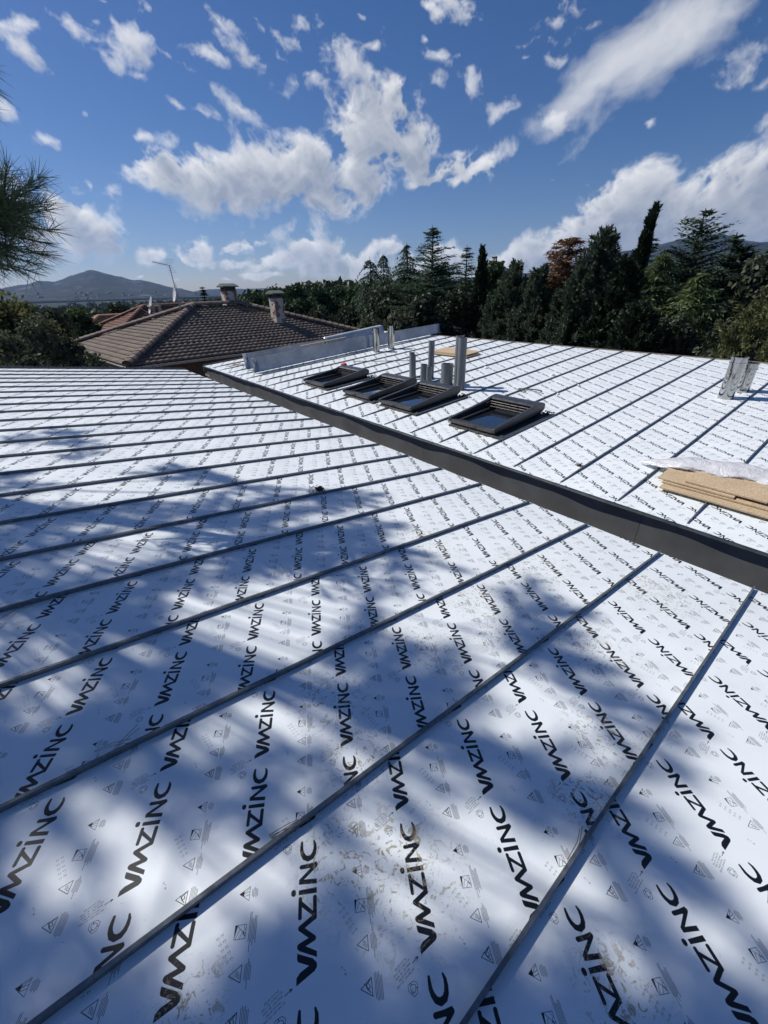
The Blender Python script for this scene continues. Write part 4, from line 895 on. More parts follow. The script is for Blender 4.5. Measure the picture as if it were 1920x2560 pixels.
def hip_roof(parent, C_, e1, e2, width, length, h, tile_m, rows, tw, max_single, faces, wallh, wall_m, caps=True):
    """C_ near corner of the eaves; e2 towards the left face's far corner, e1 along the front"""
    a = width/2; n_ = lambda v: v/np.linalg.norm(v)
    cor = [C_, C_+e1*length, C_+e1*length+e2*width, C_+e2*width]
    R1_ = C_+e1*a+e2*a+Zv*h; R2_ = C_+e1*(length-a)+e2*a+Zv*h
    planes = {'front': (cor[0], cor[1], R1_, R2_), 'left': (cor[3], cor[0], R1_, R1_), 'right': (cor[1], cor[2], R2_, R2_), 'back': (cor[2], cor[3], R2_, R1_)}
    tm = tile_mesh('roof_tile', tw, math.hypot(a, h)/rows, tile_m)
    sing = []; rest_V = []; rest_F = []
    tv = np.array([v.co[:] for v in tm.vertices]); tf = [tuple(p.vertices) for p in tm.polygons]
    for key, (A, B, _, _) in planes.items():
        L = np.linalg.norm(B-A); x = (B-A)/L
        inw = {'front': e2, 'left': e1, 'right': -e1, 'back': -e2}[key]
        y = n_(inw*a+Zv*h); z = n_(np.cross(x, y)); 
        if z[2] < 0: z = -z
        # deck under the tiles
        sl = math.hypot(a, h); d = MB(); top_l = A+x*a+y*sl; top_r = A+x*(L-a)+y*sl
        d.add([A, B, top_r, top_l] if L > 2*a+.01 else [A, B, top_l], [(0, 1, 2, 3)] if L > 2*a+.01 else [(0, 1, 2)])
        d.build('roof_deck', M_brick if False else tile_m, parent)
        if key not in faces: continue
        rl = sl/rows
        for r_ in range(rows):
            inset = a*r_/rows; nn = int((L-2*inset)/tw)
            for c in range(nn):
                px_ = inset+tw*.5+(L-2*inset-nn*tw)/2+tw*c
                o = A+x*px_+y*(r_*rl)+z*0.01
                sing.append((np.linalg.norm(o-CAMP)/(1 if key == 'front' else 1.2), o, x, y, z))
    sing.sort(key=lambda q: q[0])
    rr = random.Random(2)
    for i, (_, o, x, y, z) in enumerate(sing):
        j = rr.uniform(-.006, .006); o = o+z*rr.uniform(0, .006)+x*j
        if i < max_single:
            ob = link('roof_tile', tm, parent, None); ob.matrix_basis = frame_mat(o, x, y, z)
        else:
            b = len(rest_V)*len(tv); rest_V.append(tv @ np.stack([x, y, z])+o); rest_F += [tuple(b+k for k in f) for f in tf]
    if rest_V:
        me = bpy.data.meshes.new('tile_courses'); me.from_pydata(np.concatenate(rest_V).tolist(), [], rest_F); me.update()
        me.polygons.foreach_set('use_smooth', [(k % len(tf)) < 7 for k in range(len(rest_F))])
        ob = link('tile_courses', me, parent, tile_m); ob['kind'] = 'stuff'
    cm = cap_mesh('ridge_tile', .42, .40, tile_m)
    if caps:
        for (A, B) in ((cor[0], R1_), (cor[3], R1_), (cor[1], R2_), (cor[2], R2_), (R1_, R2_)):
            L = np.linalg.norm(B-A); y = (B-A)/L; x = n_(np.cross(y, Zv)); z = np.cross(x, y); nc = int(L/.36)
            for i in range(nc):
                ob = link('ridge_tile', cm, parent, None); ob.matrix_basis = frame_mat(A+y*(i*L/nc)+z*.10, x, y, z)
    # walls and eaves box
    ins = 0.55; wcs = [C_+e1*ins+e2*ins, C_+e1*(length-ins)+e2*ins, C_+e1*(length-ins)+e2*(width-ins), C_+e1*ins+e2*(width-ins)]
    top_ = [p-Zv*.10 for p in wcs]; bot_ = [np.array([p[0], p[1], C_[2]-wallh]) for p in wcs]
    mb = MB(); mb.add(top_+bot_, [(0, 1, 5, 4), (1, 2, 6, 5), (2, 3, 7, 6), (3, 0, 4, 7)]); mb.build('wall', wall_m, parent)
    sf = MB()
    sf.add([c_-Zv*.06 for c_ in cor]+[p-Zv*.08 for p in wcs], [(0, 1, 5, 4), (1, 2, 6, 5), (2, 3, 7, 6), (3, 0, 4, 7)]); sf.build('soffit', M_soffit, parent)
    return R1_, R2_, cor
M_soffit = simple('dark_soffit', (0.10, 0.08, 0.065), 0.85)
M_gut = simple('pale_gutter', (0.46, 0.44, 0.42), 0.5)
HC = CAMP+np.array([-10.05842, 17.18407, -2.5]); he1 = np.array([.70591, .70830, 0]); he2 = np.array([-.70830, .70591, 0])
house = empty('tiled_house', tuple(HC*[1, 1, 0]), 'brown tiled hip-roofed house beyond the white roofs with two flaking chimneys', 'house')
R1h, R2h, corH = hip_roof(house, HC, he1, he2, 11.03, 13.7, 1.87, M_tile, 19, .27, 300, ('front', 'left'), HC[2], M_brick)
# hang gutters under the two visible eaves, a downpipe and a window on the left wall
for A, B, nm in ((HC, HC+he1*13.7, 'gutter'), (HC, HC+he2*11.03, 'gutter')):
    dd = (B-A)/np.linalg.norm(B-A); oo = np.cross(dd, Zv); oo = oo if oo @ (HC-(HC+he1*6+he2*5)) > 0 else -oo
    MB().prism([(-.02, -.12), (.09, -.12), (.12, -.02), (.10, -.02), (.08, -.10), (0, -.10), (0, -.02), (-.02, -.02)], A-dd*.1, B, oo, Zv).build(nm, M_gut if nm == 'gutter' else M_zinc, house)
MB().tube([HC+he2*3.0-he1*.02-Zv*.1, HC+he2*3.05+he1*.2-Zv*.35, HC+he2*2.6+he1*.52-Zv*.5, HC+he2*2.55+he1*.5-Zv*4.4], .045, 8).build('downpipe', M_gut, house)
wf = MB(); wf.frame_box(HC+he1*.53-Zv*2.6, he2, he1, Zv, (3.6, -.02, 0), (5.4, .04, 1.7)); wfo = wf.build('window', simple('pale_frame', (.4, .4, .4), .5), house)
MB().frame_box(HC+he1*.53-Zv*2.6, he2, he1, Zv, (3.7, -.035, .1), (5.3, -.022, 1.6)).build('pane', M_glass, house)
def chimney(base, w_, d_, hgt, label_cap=True):
    o = MB(); o.frame_box(base, he1, he2, Zv, (-w_/2, -d_/2, -.8), (w_/2, d_/2, hgt)); ch = o.build('chimney', M_chim, house)
    for sx in (-1, 1):
        for sy in (-1, 1):
            MB().frame_box(base, he1, he2, Zv, (sx*(w_/2-.07)-.05, sy*(d_/2-.07)-.05, hgt), (sx*(w_/2-.07)+.05, sy*(d_/2-.07)+.05, hgt+.22)).build('cap_post', M_soffit, ch if False else house)
    MB().frame_box(base, he1, he2, Zv, (-w_/2+.03, -d_/2+.03, hgt), (w_/2-.03, d_/2-.03, hgt+.10)).build('flue_rim', M_soffit, house)
    MB().frame_box(base, he1, he2, Zv, (-w_/2+.12, -d_/2+.12, hgt+.1), (w_/2-.12, d_/2-.12, hgt+.24)).build('flue_core', M_soffit, house)
    W2, D2_ = w_/2+.12, d_/2+.12
    ap = [base+he1*-W2+he2*-D2_+Zv*(hgt+.2), base+he1*W2+he2*-D2_+Zv*(hgt+.2), base+he1*W2+he2*D2_+Zv*(hgt+.2), base+he1*-W2+he2*D2_+Zv*(hgt+.2)]
    rg_ = [base+he1*-W2*.9+Zv*(hgt+.34), base+he1*W2*.9+Zv*(hgt+.34)]
    vs = ap+rg_+[p+Zv*.05 for p in ap+rg_]
    MB().add(vs, [(0, 1, 5, 4), (2, 3, 4, 5), (3, 0, 4), (1, 2, 5), (6, 10, 11, 7), (8, 11, 10, 9), (9, 10, 6), (7, 11, 8), (0, 6, 7, 1), (2, 8, 9, 3), (1, 7, 8, 2), (3, 9, 6, 0)]).build('chimney_cap', simple('slate_cap', (.10, .12, .11), .7), house)
def on_front(px, py):
    y = (he2*5.515+Zv*1.87); y = y/np.linalg.norm(y); nn = np.cross(he1, y); r_ = ray(px, py); return CAMP+r_*(((HC-CAMP) @ nn)/(r_ @ nn))
chimney(on_front(697, 806), .55, .55, 1.22)
chimney(R1h+he1*(2.35)+he2*.35-Zv*.0, .72, .56, .74)
# aerial mast and two dishes
M_alu = simple('aluminium', (.45, .45, .44), .4, .6); M_dish = simple('dish_white', (.55, .55, .54), .5)
mb_ = at_dist(452, 775, float(np.linalg.norm((R1h-CAMP)[:2]))-.15); mt = mb_+Zv*2.05-he1*.05
ant = empty('aerial', tuple(mb_), 'thin television aerial mast on the near end of the brown roof ridge', 'aerial')
MB().tube([mb_-Zv*.3, mt], .022, 6).build('mast', M_alu, ant)
bd = (-he1*.55+he2*.65+Zv*.18); bd = bd/np.linalg.norm(bd); bd = np.array([-.93, .25, .2]); bd /= np.linalg.norm(bd); sd = np.cross(bd, Zv); sd /= np.linalg.norm(sd)
MB().tube([mt-bd*.1, mt+bd*1.0], .016, 5).build('boom', M_alu, ant)
for i in range(9):
    c = mt+bd*(.15+i*.10); L_ = .16+.012*i
    MB().tube([c-sd*L_*.6-Zv*L_*.25, c+sd*L_*.6+Zv*L_*.25], .006, 4).build('element', M_alu, ant)
for k in (-1, 1):
    for j in range(4): MB().tube([mt-bd*.02+Zv*k*(.08+j*.07)-sd*.25, mt-bd*.02-bd*.06*j+Zv*k*(.08+j*.07)+sd*.25], .005, 4).build('reflector_rod', M_alu, ant)
def dish(c, r_, facing, label):
    fz = facing/np.linalg.norm(facing); fx = np.cross(Zv, fz); fx /= np.linalg.norm(fx); fy = np.cross(fz, fx)
    root = empty('satellite_dish', tuple(c), label, 'satellite dish', 'satellite dishes on the neighbouring roofs')
    V = [c-fz*r_*.18]; n = 20; F = []
    for j, q in enumerate((.35, .7, 1.0)):
        for k in range(n): a = 2*pi*k/n; V.append(c+(fx*math.cos(a)+fy*math.sin(a)*1.08)*r_*q-fz*r_*.18*(1-q*q))
    F += [(0, 1+k, 1+(k+1) % n) for k in range(n)]
    for j in range(2): F += [(1+j*n+k, 1+(j+1)*n+k, 1+(j+1)*n+(k+1) % n, 1+j*n+(k+1) % n) for k in range(n)]
    o = MB().add(V, F).build('reflector', M_dish, root); md = o.modifiers.new('t', 'SOLIDIFY'); md.thickness = .015
    MB().tube([c-fy*r_, c-fy*r_*.7+fz*r_*1.0], .015, 5).build('arm', M_alu, root)
    MB().tube([c-fy*r_*.7+fz*r_*.93, c-fy*r_*.55+fz*r_*1.1], .04, 8).build('receiver', M_dish, root)
    MB().tube([c-fz*r_*.15, c-fz*r_*.4-Zv*r_*.3, c-fz*r_*.4-Zv*r_*1.7], .02, 5).build('bracket', M_alu, root)
dish(mb_+Zv*.82-he1*.12, .42, np.array([-.80, -.55, .30]), 'large satellite dish on the aerial mast')
# farther red-roofed house with its chimney and dish
RC = CAMP+np.array([-22.2, 32.6, -3.45]); red = empty('tiled_house', tuple(RC*[1, 1, 0]), 'red tiled house half hidden behind the brown roof', 'house')
hip_roof(red, at_dist(285, 843, 38.0), he1, he2, 7.6, 12.0, 1.75, M_tiler, 12, .32, 60, ('front', 'left'), 3.6, M_stucco)
q = at_dist(392, 790, 37.0); ch2 = empty('chimney_stack', tuple(q), 'small pale chimney poking up left of the aerial mast', 'chimney')
MB().frame_box(q, he1, he2, Zv, (-.33, -.28, -2.2), (.33, .28, .62)).build('shaft', M_chim, ch2); MB().frame_box(q, he1, he2, Zv, (-.12, -.29, .2), (.10, -.282, .45)).build('flue_opening', M_soffit, ch2)
MB().frame_box(q, he1, he2, Zv, (-.38, -.33, .62), (.38, .33, .70)).build('coping', M_stucco, ch2)
dish(at_dist(375, 763, 36.8), .55, np.array([-.80, -.55, .35]), 'small satellite dish left of the aerial mast on the pale chimney')
red2 = empty('tiled_house', tuple(at_dist(210, 835, 46.)), 'orange tiled roof seen at the far left between the trees', 'house')
hip_roof(red2, at_dist(188, 850, 46.0), he1, he2, 6.0, 12.0, 1.5, tile_mat('orange_tile', (0.38, 0.20, 0.10), (0.50, 0.30, 0.17), (.42, .3, .2)), 9, .32, 20, ('front', 'left'), 3.0, M_stucco)
#@@PART5

# ------------------------------------------------------------------ terrain, far mountains, haze
def ground_h(x, y):
    """height above z = 0 of the bare ground"""
    r_ = np.hypot(x, y); az = np.arctan2(x, y)
    left = 1-sstep(az, -0.42, -0.16)                      # the valley lies to the left
    h = -left*(4.0*sstep(r_, 25, 120)+13*sstep(r_, 120, 900)) + (1-left)*(0.0*r_+1.0*sstep(r_, 40, 120)-6*sstep(r_, 300, 900))
    h = h+fbm2(x/180., y/180., 3, 4)*3.0*sstep(r_, 60, 300)+fbm2(x/1500., y/1500., 5, 4)*12*sstep(r_, 600, 2500)
    return h-5*sstep(r_, 900, 2500)
rr_ = np.concatenate([[0.0], np.geomspace(4, 8600, 150)]); aa_ = np.linspace(-pi, pi, 181)
RR, AA = np.meshgrid(rr_, aa_, indexing='ij'); GX, GY = RR*np.sin(AA), RR*np.cos(AA); GZ = ground_h(GX, GY)
V = np.stack([GX, GY, GZ], -1).reshape(-1, 3); na = len(aa_)
Fq = np.array([(i*na+j, (i+1)*na+j, (i+1)*na+j+1, i*na+j+1) for i in range(len(rr_)-1) for j in range(na-1)])
def land_mat(name, ca, cb, cc_, s1_, s2_):
    m, t, b, out = mat(name); co = t.node('ShaderNodeNewGeometry').outputs['Position']
    c = t.mix(t.ramp(t.noise(co, s1_, 8, 0.68), 0.38, 0.62), tuple(ca)+(1,), tuple(cb)+(1,))
    c = t.mix(t.ramp(t.noise(co, s2_, 7, 0.66), 0.56, 0.66), c, tuple(cc_)+(1,))
    t.put(b.inputs['Base Color'], c); b.inputs['Roughness'].default_value = 0.95; b.inputs['Specular IOR Level'].default_value = 0.1
    return m
g_ = link('ground', mesh_np('ground', V, Fq, True), None, land_mat('scrub_ground', (0.016, 0.024, 0.012), (0.030, 0.042, 0.020), (0.10, 0.095, 0.06), 0.06, 0.004)); tag(g_, kind='structure')

def mountain(name, prof, dist, depth, seed, m, rough=1.0, basez=-8.0):
    """a real ridge: its crest follows the photographed skyline, slopes fall towards and away from the viewer"""
    P_ = [(azel(px, py)[0], math.tan(azel(px, py)[1])) for px, py in prof]; az_ = np.array([p[0] for p in P_]); tn = np.array([p[1] for p in P_])
    A_ = np.linspace(az_[0], az_[-1], 260); T_ = np.interp(A_, az_, tn); nR = 70
    Rr = np.linspace(-1, 0.9, nR); V = []
    for j, q in enumerate(Rr):
        d = dist+q*depth
        crest = T_*dist+CAMP[2]
        fall = np.clip(1-abs(q)**(1.15 if q < 0 else 1.0), 0, 1)
        x = d*np.sin(A_); y = d*np.cos(A_)
        rid = 1-np.abs(fbm2(x/650., y/650., seed, 6))*2
        rid = rid-rid.mean()
        edge = sstep(np.abs(q), 0.02, 0.25)*fall
        z = basez+(crest-basez)*fall+rid*edge*0.20*rough*(crest-basez).clip(20, 500)+fbm2(x/90., y/90., seed+1, 4)*7*rough*fall
        z = np.where(np.abs(q) < 1e-9, crest, z)
        V.append(np.stack([x, y, z], -1))
    V = np.array(V).reshape(-1, 3); n = 260
    Fq = np.array([(j*n+i, j*n+i+1, (j+1)*n+i+1, (j+1)*n+i) for j in range(nR-1) for i in range(n-1)])
    return tag(link(name, mesh_np(name, V, Fq, True), None, m), kind='structure')
M_mt = land_mat('granite_mountain', (0.006, 0.011, 0.009), (0.026, 0.030, 0.027), (0.10, 0.095, 0.085), 0.012, 0.006)
mountain('mountain', [(-700, 742), (-400, 728), (-200, 735), (0, 722), (60, 712), (98, 702), (120, 704), (135, 706), (160, 697), (174, 691), (196, 684), (218, 676), (232, 674.5), (256, 682), (283, 689), (305, 692.5), (334, 701), (353, 701), (377, 706), (401, 712), (420, 718), (449, 721.5), (481, 729), (520, 736), (640, 742)], 5600, 2600, 21, M_mt, 1.7)
mountain('mountain', [(380, 742), (470, 731), (510, 724), (560, 721.5), (620, 722), (700, 720), (800, 724), (950, 716), (1100, 716), (1300, 720)], 6900, 1500, 31, M_mt, 0.6)
mountain('mountain', [(1080, 705), (1180, 694), (1230, 690), (1250, 676), (1264, 669), (1275, 672), (1283, 667), (1296, 676), (1309, 683), (1340, 684), (1380, 668), (1434, 657), (1500, 640), (1546, 629), (1571, 626), (1600, 622), (1648, 612), (1690, 600), (1740, 590), (1784, 585), (1805, 584), (1829, 591), (1864, 601), (1899, 605), (1950, 604), (2100, 590), (2400, 600), (2800, 640)], 5200, 2400, 41, M_mt, 0.8)
mountain('foothill', [(1560, 690), (1700, 668), (1800, 655), (1880, 640), (1950, 628), (2100, 620), (2400, 640), (2700, 670)], 3000, 1100, 51, land_mat('wooded_hill', (0.016, 0.026, 0.012), (0.035, 0.05, 0.025), (.08, .075, .05), 0.02, 0.01), 0.6)
# pale villages at the foot of the left mountain
rg = np.random.default_rng(77); V = []; Fq = []
for i in range(45):
    px = rg.choice([rg.uniform(80, 330), rg.normal(215, 25), rg.normal(330, 60)]); d = rg.uniform(3000, 3600); a = azel(px, 740)[0]
    x, y = d*math.sin(a), d*math.cos(a); z = rg.uniform(-4, 26); s_ = rg.uniform(5, 11); k = len(V)
    V += [(x+sx*s_, y+sy*s_, z+sz) for sz in (0, rg.uniform(4, 8)) for sx, sy in ((-1, -1), (1, -1), (1, 1), (-1, 1))]
    Fq += [(k, k+1, k+5, k+4), (k+1, k+2, k+6, k+5), (k+2, k+3, k+7, k+6), (k+3, k, k+4, k+7), (k+4, k+5, k+6, k+7)]
tag(link('far_village', mesh_np('far_village', np.array(V), np.array(Fq)), None, simple('far_village_walls', (.16, .15, .14), .9)), kind='stuff')

m = bpy.data.materials.new('air'); m.use_nodes = True; t = NT(m.node_tree); t.n.clear(); oo_ = t.node('ShaderNodeOutputMaterial'); pv = t.node('ShaderNodeVolumePrincipled')
pv.inputs['Color'].default_value = (0.36, 0.58, 1.0, 1); pv.inputs['Density'].default_value = 5.5e-5; pv.inputs['Anisotropy'].default_value = 0.2
t.l.new(pv.outputs[0], oo_.inputs['Volume'])
HZ = MB(); HZ.frame_box((0, 0, 0), np.array([1., 0, 0]), np.array([0, 1., 0]), Zv, (-8800, -8800, -60), (8800, 8800, 640)); tag(HZ.build('haze', m), kind='stuff')

# ------------------------------------------------------------------ vegetation
def unit(v): return v/(np.linalg.norm(v, axis=-1, keepdims=True)+1e-9)
def quads(c, d, up, L, Wd):
    """leaf-shaped quads: centre c, long axis d, side axis from up, lengths L, widths Wd"""
    s = unit(np.cross(d, up)); L = np.asarray(L)[:, None]; Wd = np.asarray(Wd)[:, None]
    V = np.stack([c-d*L*.5, c+s*Wd*.5-d*L*.05, c+d*L*.5, c-s*Wd*.5-d*L*.05], 1).reshape(-1, 3)
    return V
def qmesh(name, V):
    n = len(V)//4; return mesh_np(name, V, np.arange(4*n).reshape(n, 4))
def trunk_mb(base, top, r0, r1, bend=0.0, n=8, seg=8):
    pts = [base+(top-base)*(i/n)+np.array([bend*math.sin(i*1.3), bend*math.cos(i*.9), 0])*(i/n) for i in range(n+1)]
    return MB().tube(pts, [r0+(r1-r0)*i/n for i in range(n+1)], seg)
M_bark = simple('grey_bark', (0.10, 0.08, 0.065), 0.9, 0, 10, 0.3, 0.01, 20)
M_barkd = simple('dark_bark', (0.055, 0.045, 0.038), 0.9, 0, 10, 0.3)
LM = {
 'cedar': leafmat('cedar_needles', (0.036, 0.062, 0.038), (0.096, 0.144, 0.086), 0.3),
 'cedar_green': leafmat('green_cedar_needles', (0.042, 0.066, 0.024), (0.132, 0.174, 0.066), 0.35),
 'cypress': leafmat('cypress_scales', (0.014, 0.026, 0.014), (0.034, 0.053, 0.029), 0.15),
 'juniper': leafmat('blue_green_scales', (0.042, 0.062, 0.038), (0.120, 0.156, 0.102), 0.3),
 'brown': leafmat('dead_brown_needles', (0.102, 0.058, 0.034), (0.252, 0.150, 0.090), 0.25),
 'thuja': leafmat('yellow_green_scales', (0.060, 0.072, 0.024), (0.192, 0.204, 0.090), 0.3),
 'broad': leafmat('broad_leaves', (0.036, 0.060, 0.022), (0.084, 0.120, 0.046), 0.4),
 'olive': leafmat('olive_leaves', (0.054, 0.066, 0.036), (0.132, 0.144, 0.090), 0.3),
 'yellowing': leafmat('yellowing_leaves', (0.054, 0.072, 0.024), (0.156, 0.156, 0.054), 0.45),
 'pine': leafmat('stone_pine_needles', (0.026, 0.048, 0.019), (0.066, 0.102, 0.041), 0.25),
 'oak': leafmat('holm_oak_leaves', (0.026, 0.036, 0.020), (0.066, 0.079, 0.048), 0.25),
}
def tree_root(name, base, label, cat, group): return empty(name, tuple(base), label, cat, group)

def conifer_crown(base, H, Rb, seed, drop=0.25, levels=34, upward=0.0, zfrac=0.08, taper=1.0, leaf=.17, curl=0.0, lean=(0, 0), dens=1.0, droop_tip=0.0, gap=0.25):
    """tiers of limbs with side twigs, needle sprays along each twig"""
    rg = np.random.default_rng(seed); C_, D_, Ls, Ws, LB = [], [], [], [], MB()
    levels = int(levels*1.9)
    for i in range(levels):
        f = zfrac+(1-zfrac)*((i+rg.uniform(0, 1))/levels)
        z = H*f; env = Rb*(min(1, (1-f)/0.55)**taper)*(0.88+.22*math.sin(i*1.7+seed))+0.12
        nb = max(3, int((7 if f < .8 else 5)*dens))
        for k in range(nb):
            if rg.random() < gap*.5: continue
            a = rg.uniform(0, 2*pi); L = env*rg.uniform(.55, 1.12); ns = max(4, int(L/.16))
            t_ = np.linspace(.08, 1, ns); rise = upward*L
            bx = np.stack([np.cos(a)*L*t_, np.sin(a)*L*t_, rise*t_-drop*L*t_**2+droop_tip*L*(t_**3)*-1.0], 1)
            o = base+np.array([lean[0]*f*H, lean[1]*f*H, z]); pts = o+bx
            if L > 1.0: LB.tube([o, pts[len(pts)//2], pts[-1]], [.02+.012*L, .012+.006*L, .006], 4, False)
            dirb = unit(np.gradient(bx, axis=0)) if ns > 1 else np.array([[1, 0, 0]])
            side = np.array([-math.sin(a), math.cos(a), 0])
            for s_i in range(ns):
                tl = (0.36*L*(1-.55*t_[s_i])+.10)*rg.uniform(.7, 1.2)
                for sd in (-1, 1):
                    m_ = max(2, int(tl/.13)); q = np.linspace(.15, 1, m_)[:, None]
                    dv = unit((dirb[s_i]*.65+side*sd*.75+np.array([0, 0, -.10-drop*.5+rg.uniform(-.15, .15)]))[None])
                    c = pts[s_i]+dv*q*tl+rg.normal(0, .025, (m_, 3))
                    C_.append(c); D_.append(unit(np.repeat(dv, m_, 0)+rg.normal(0, .24, (m_, 3)))); Ls.append(rg.uniform(.8, 1.35, m_)*leaf*1.55); Ws.append(rg.uniform(.5, .9, m_)*leaf*.46)
            C_.append(pts); D_.append(unit(dirb+rg.normal(0, .3, dirb.shape))); Ls.append(np.full(ns, leaf*1.3)); Ws.append(np.full(ns, leaf*.7))
    c = np.concatenate(C_); d = np.concatenate(D_); L = np.concatenate(Ls); Wd = np.concatenate(Ws)
    up = unit(rg.normal(0, .6, c.shape)+[0, 0, 1])
    return quads(c, d, up, L, Wd), LB
def column_crown(base, H, Rb, seed, leaf=.16, lean=(0, 0), shape='column', n=9000, lump=.22):
    """crown built from upward plumes so its outline is ragged"""
    rg = np.random.default_rng(seed); per = 55; npl = n//per
    f = rg.random(npl)**.85; a = rg.uniform(0, 2*pi, npl)
    if shape == 'column': env = Rb*np.minimum(1, (f+.05)*6)**.5*np.clip(1-f**3.0, 0, 1)**.8
    elif shape == 'egg': env = Rb*np.sqrt(np.clip(f+.08, 0, 1))*np.clip(1-f, 0, 1)**.55*1.55
    else: env = Rb*np.clip((1-f)/.62, 0, 1)**.78
    lum = 1+lump*np.sin(a*2+f*9+seed)+lump*.6*np.sin(a*4-f*23+seed*2)+rg.normal(0, lump*.35, npl)
    rad = env*np.clip(lum, .3, 1.6)*(1-(.25 if shape == 'column' else .5)*rg.random(npl)**1.8)
    c0 = base+np.stack([np.cos(a)*rad+lean[0]*f*H, np.sin(a)*rad+lean[1]*f*H, f*H*.97], 1)
    out = np.stack([np.cos(a), np.sin(a), np.zeros(npl)], 1)
    sp = {'column': .10, 'egg': .55, 'cone': .5}[shape]
    ax = unit(out*rg.uniform(.1, 1.0, (npl, 1))*sp*1.6+np.array([0, 0, 1.0])+rg.normal(0, .2, (npl, 3)))
    PL = rg.uniform(.35, .95, npl)*((.45+.55*min(1.6, Rb/1.2))*(1-.4*f) if shape != 'column' else .5)
    q = rg.random((npl, per)); th = rg.uniform(0, 2*pi, (npl, per)); wv_ = PL[:, None]*.26*np.sin(pi*np.clip(q*.9+.1, 0, 1))**.8*rg.random((npl, per))**.5
    s1_ = unit(np.cross(ax, [0.31, .77, .2])); s2_ = np.cross(ax, s1_)
    c = c0[:, None]+ax[:, None]*(q*PL[:, None])[..., None]+s1_[:, None]*(np.cos(th)*wv_)[..., None]+s2_[:, None]*(np.sin(th)*wv_)[..., None]
    rdir = s1_[:, None]*np.cos(th)[..., None]+s2_[:, None]*np.sin(th)[..., None]
    d = unit(ax[:, None]+rdir*.75+rg.normal(0, .3, c.shape)); c = c.reshape(-1, 3); d = d.reshape(-1, 3); rdir = rdir.reshape(-1, 3); m_ = len(c)
    return quads(c, d, unit(rdir+rg.normal(0, .6, (m_, 3))), rg.uniform(.7, 1.5, m_)*leaf*1.1, rg.uniform(.5, 1, m_)*leaf*.5)
def blob_crown(centers, radii, seed, leaf=.16, per=420, flat=1.0):
    rg = np.random.default_rng(seed); C_, D_ = [], []
    for c0, r0 in zip(centers, radii):
        n = int(per*(r0**1.6)+30); d = unit(rg.normal(size=(n, 3))); d[:, 2] = np.where(d[:, 2] < -.35, -d[:, 2]*.6, d[:, 2]); rad = r0*(1-.5*rg.random((n, 1))**2)*(1+.18*np.sin(d[:, :1]*9+seed)+.14*np.sin(d[:, 1:2]*13+2))
        C_.append(c0+d*rad*np.array([1, 1, flat])); D_.append(d)
    c = np.concatenate(C_); o = np.concatenate(D_); n = len(c)
    return quads(c, unit(rg.normal(size=(n, 3))+o*.35), unit(o+rg.normal(0, .6, (n, 3))), rg.uniform(.8, 1.5, n)*leaf, rg.uniform(.6, 1, n)*leaf*.85)

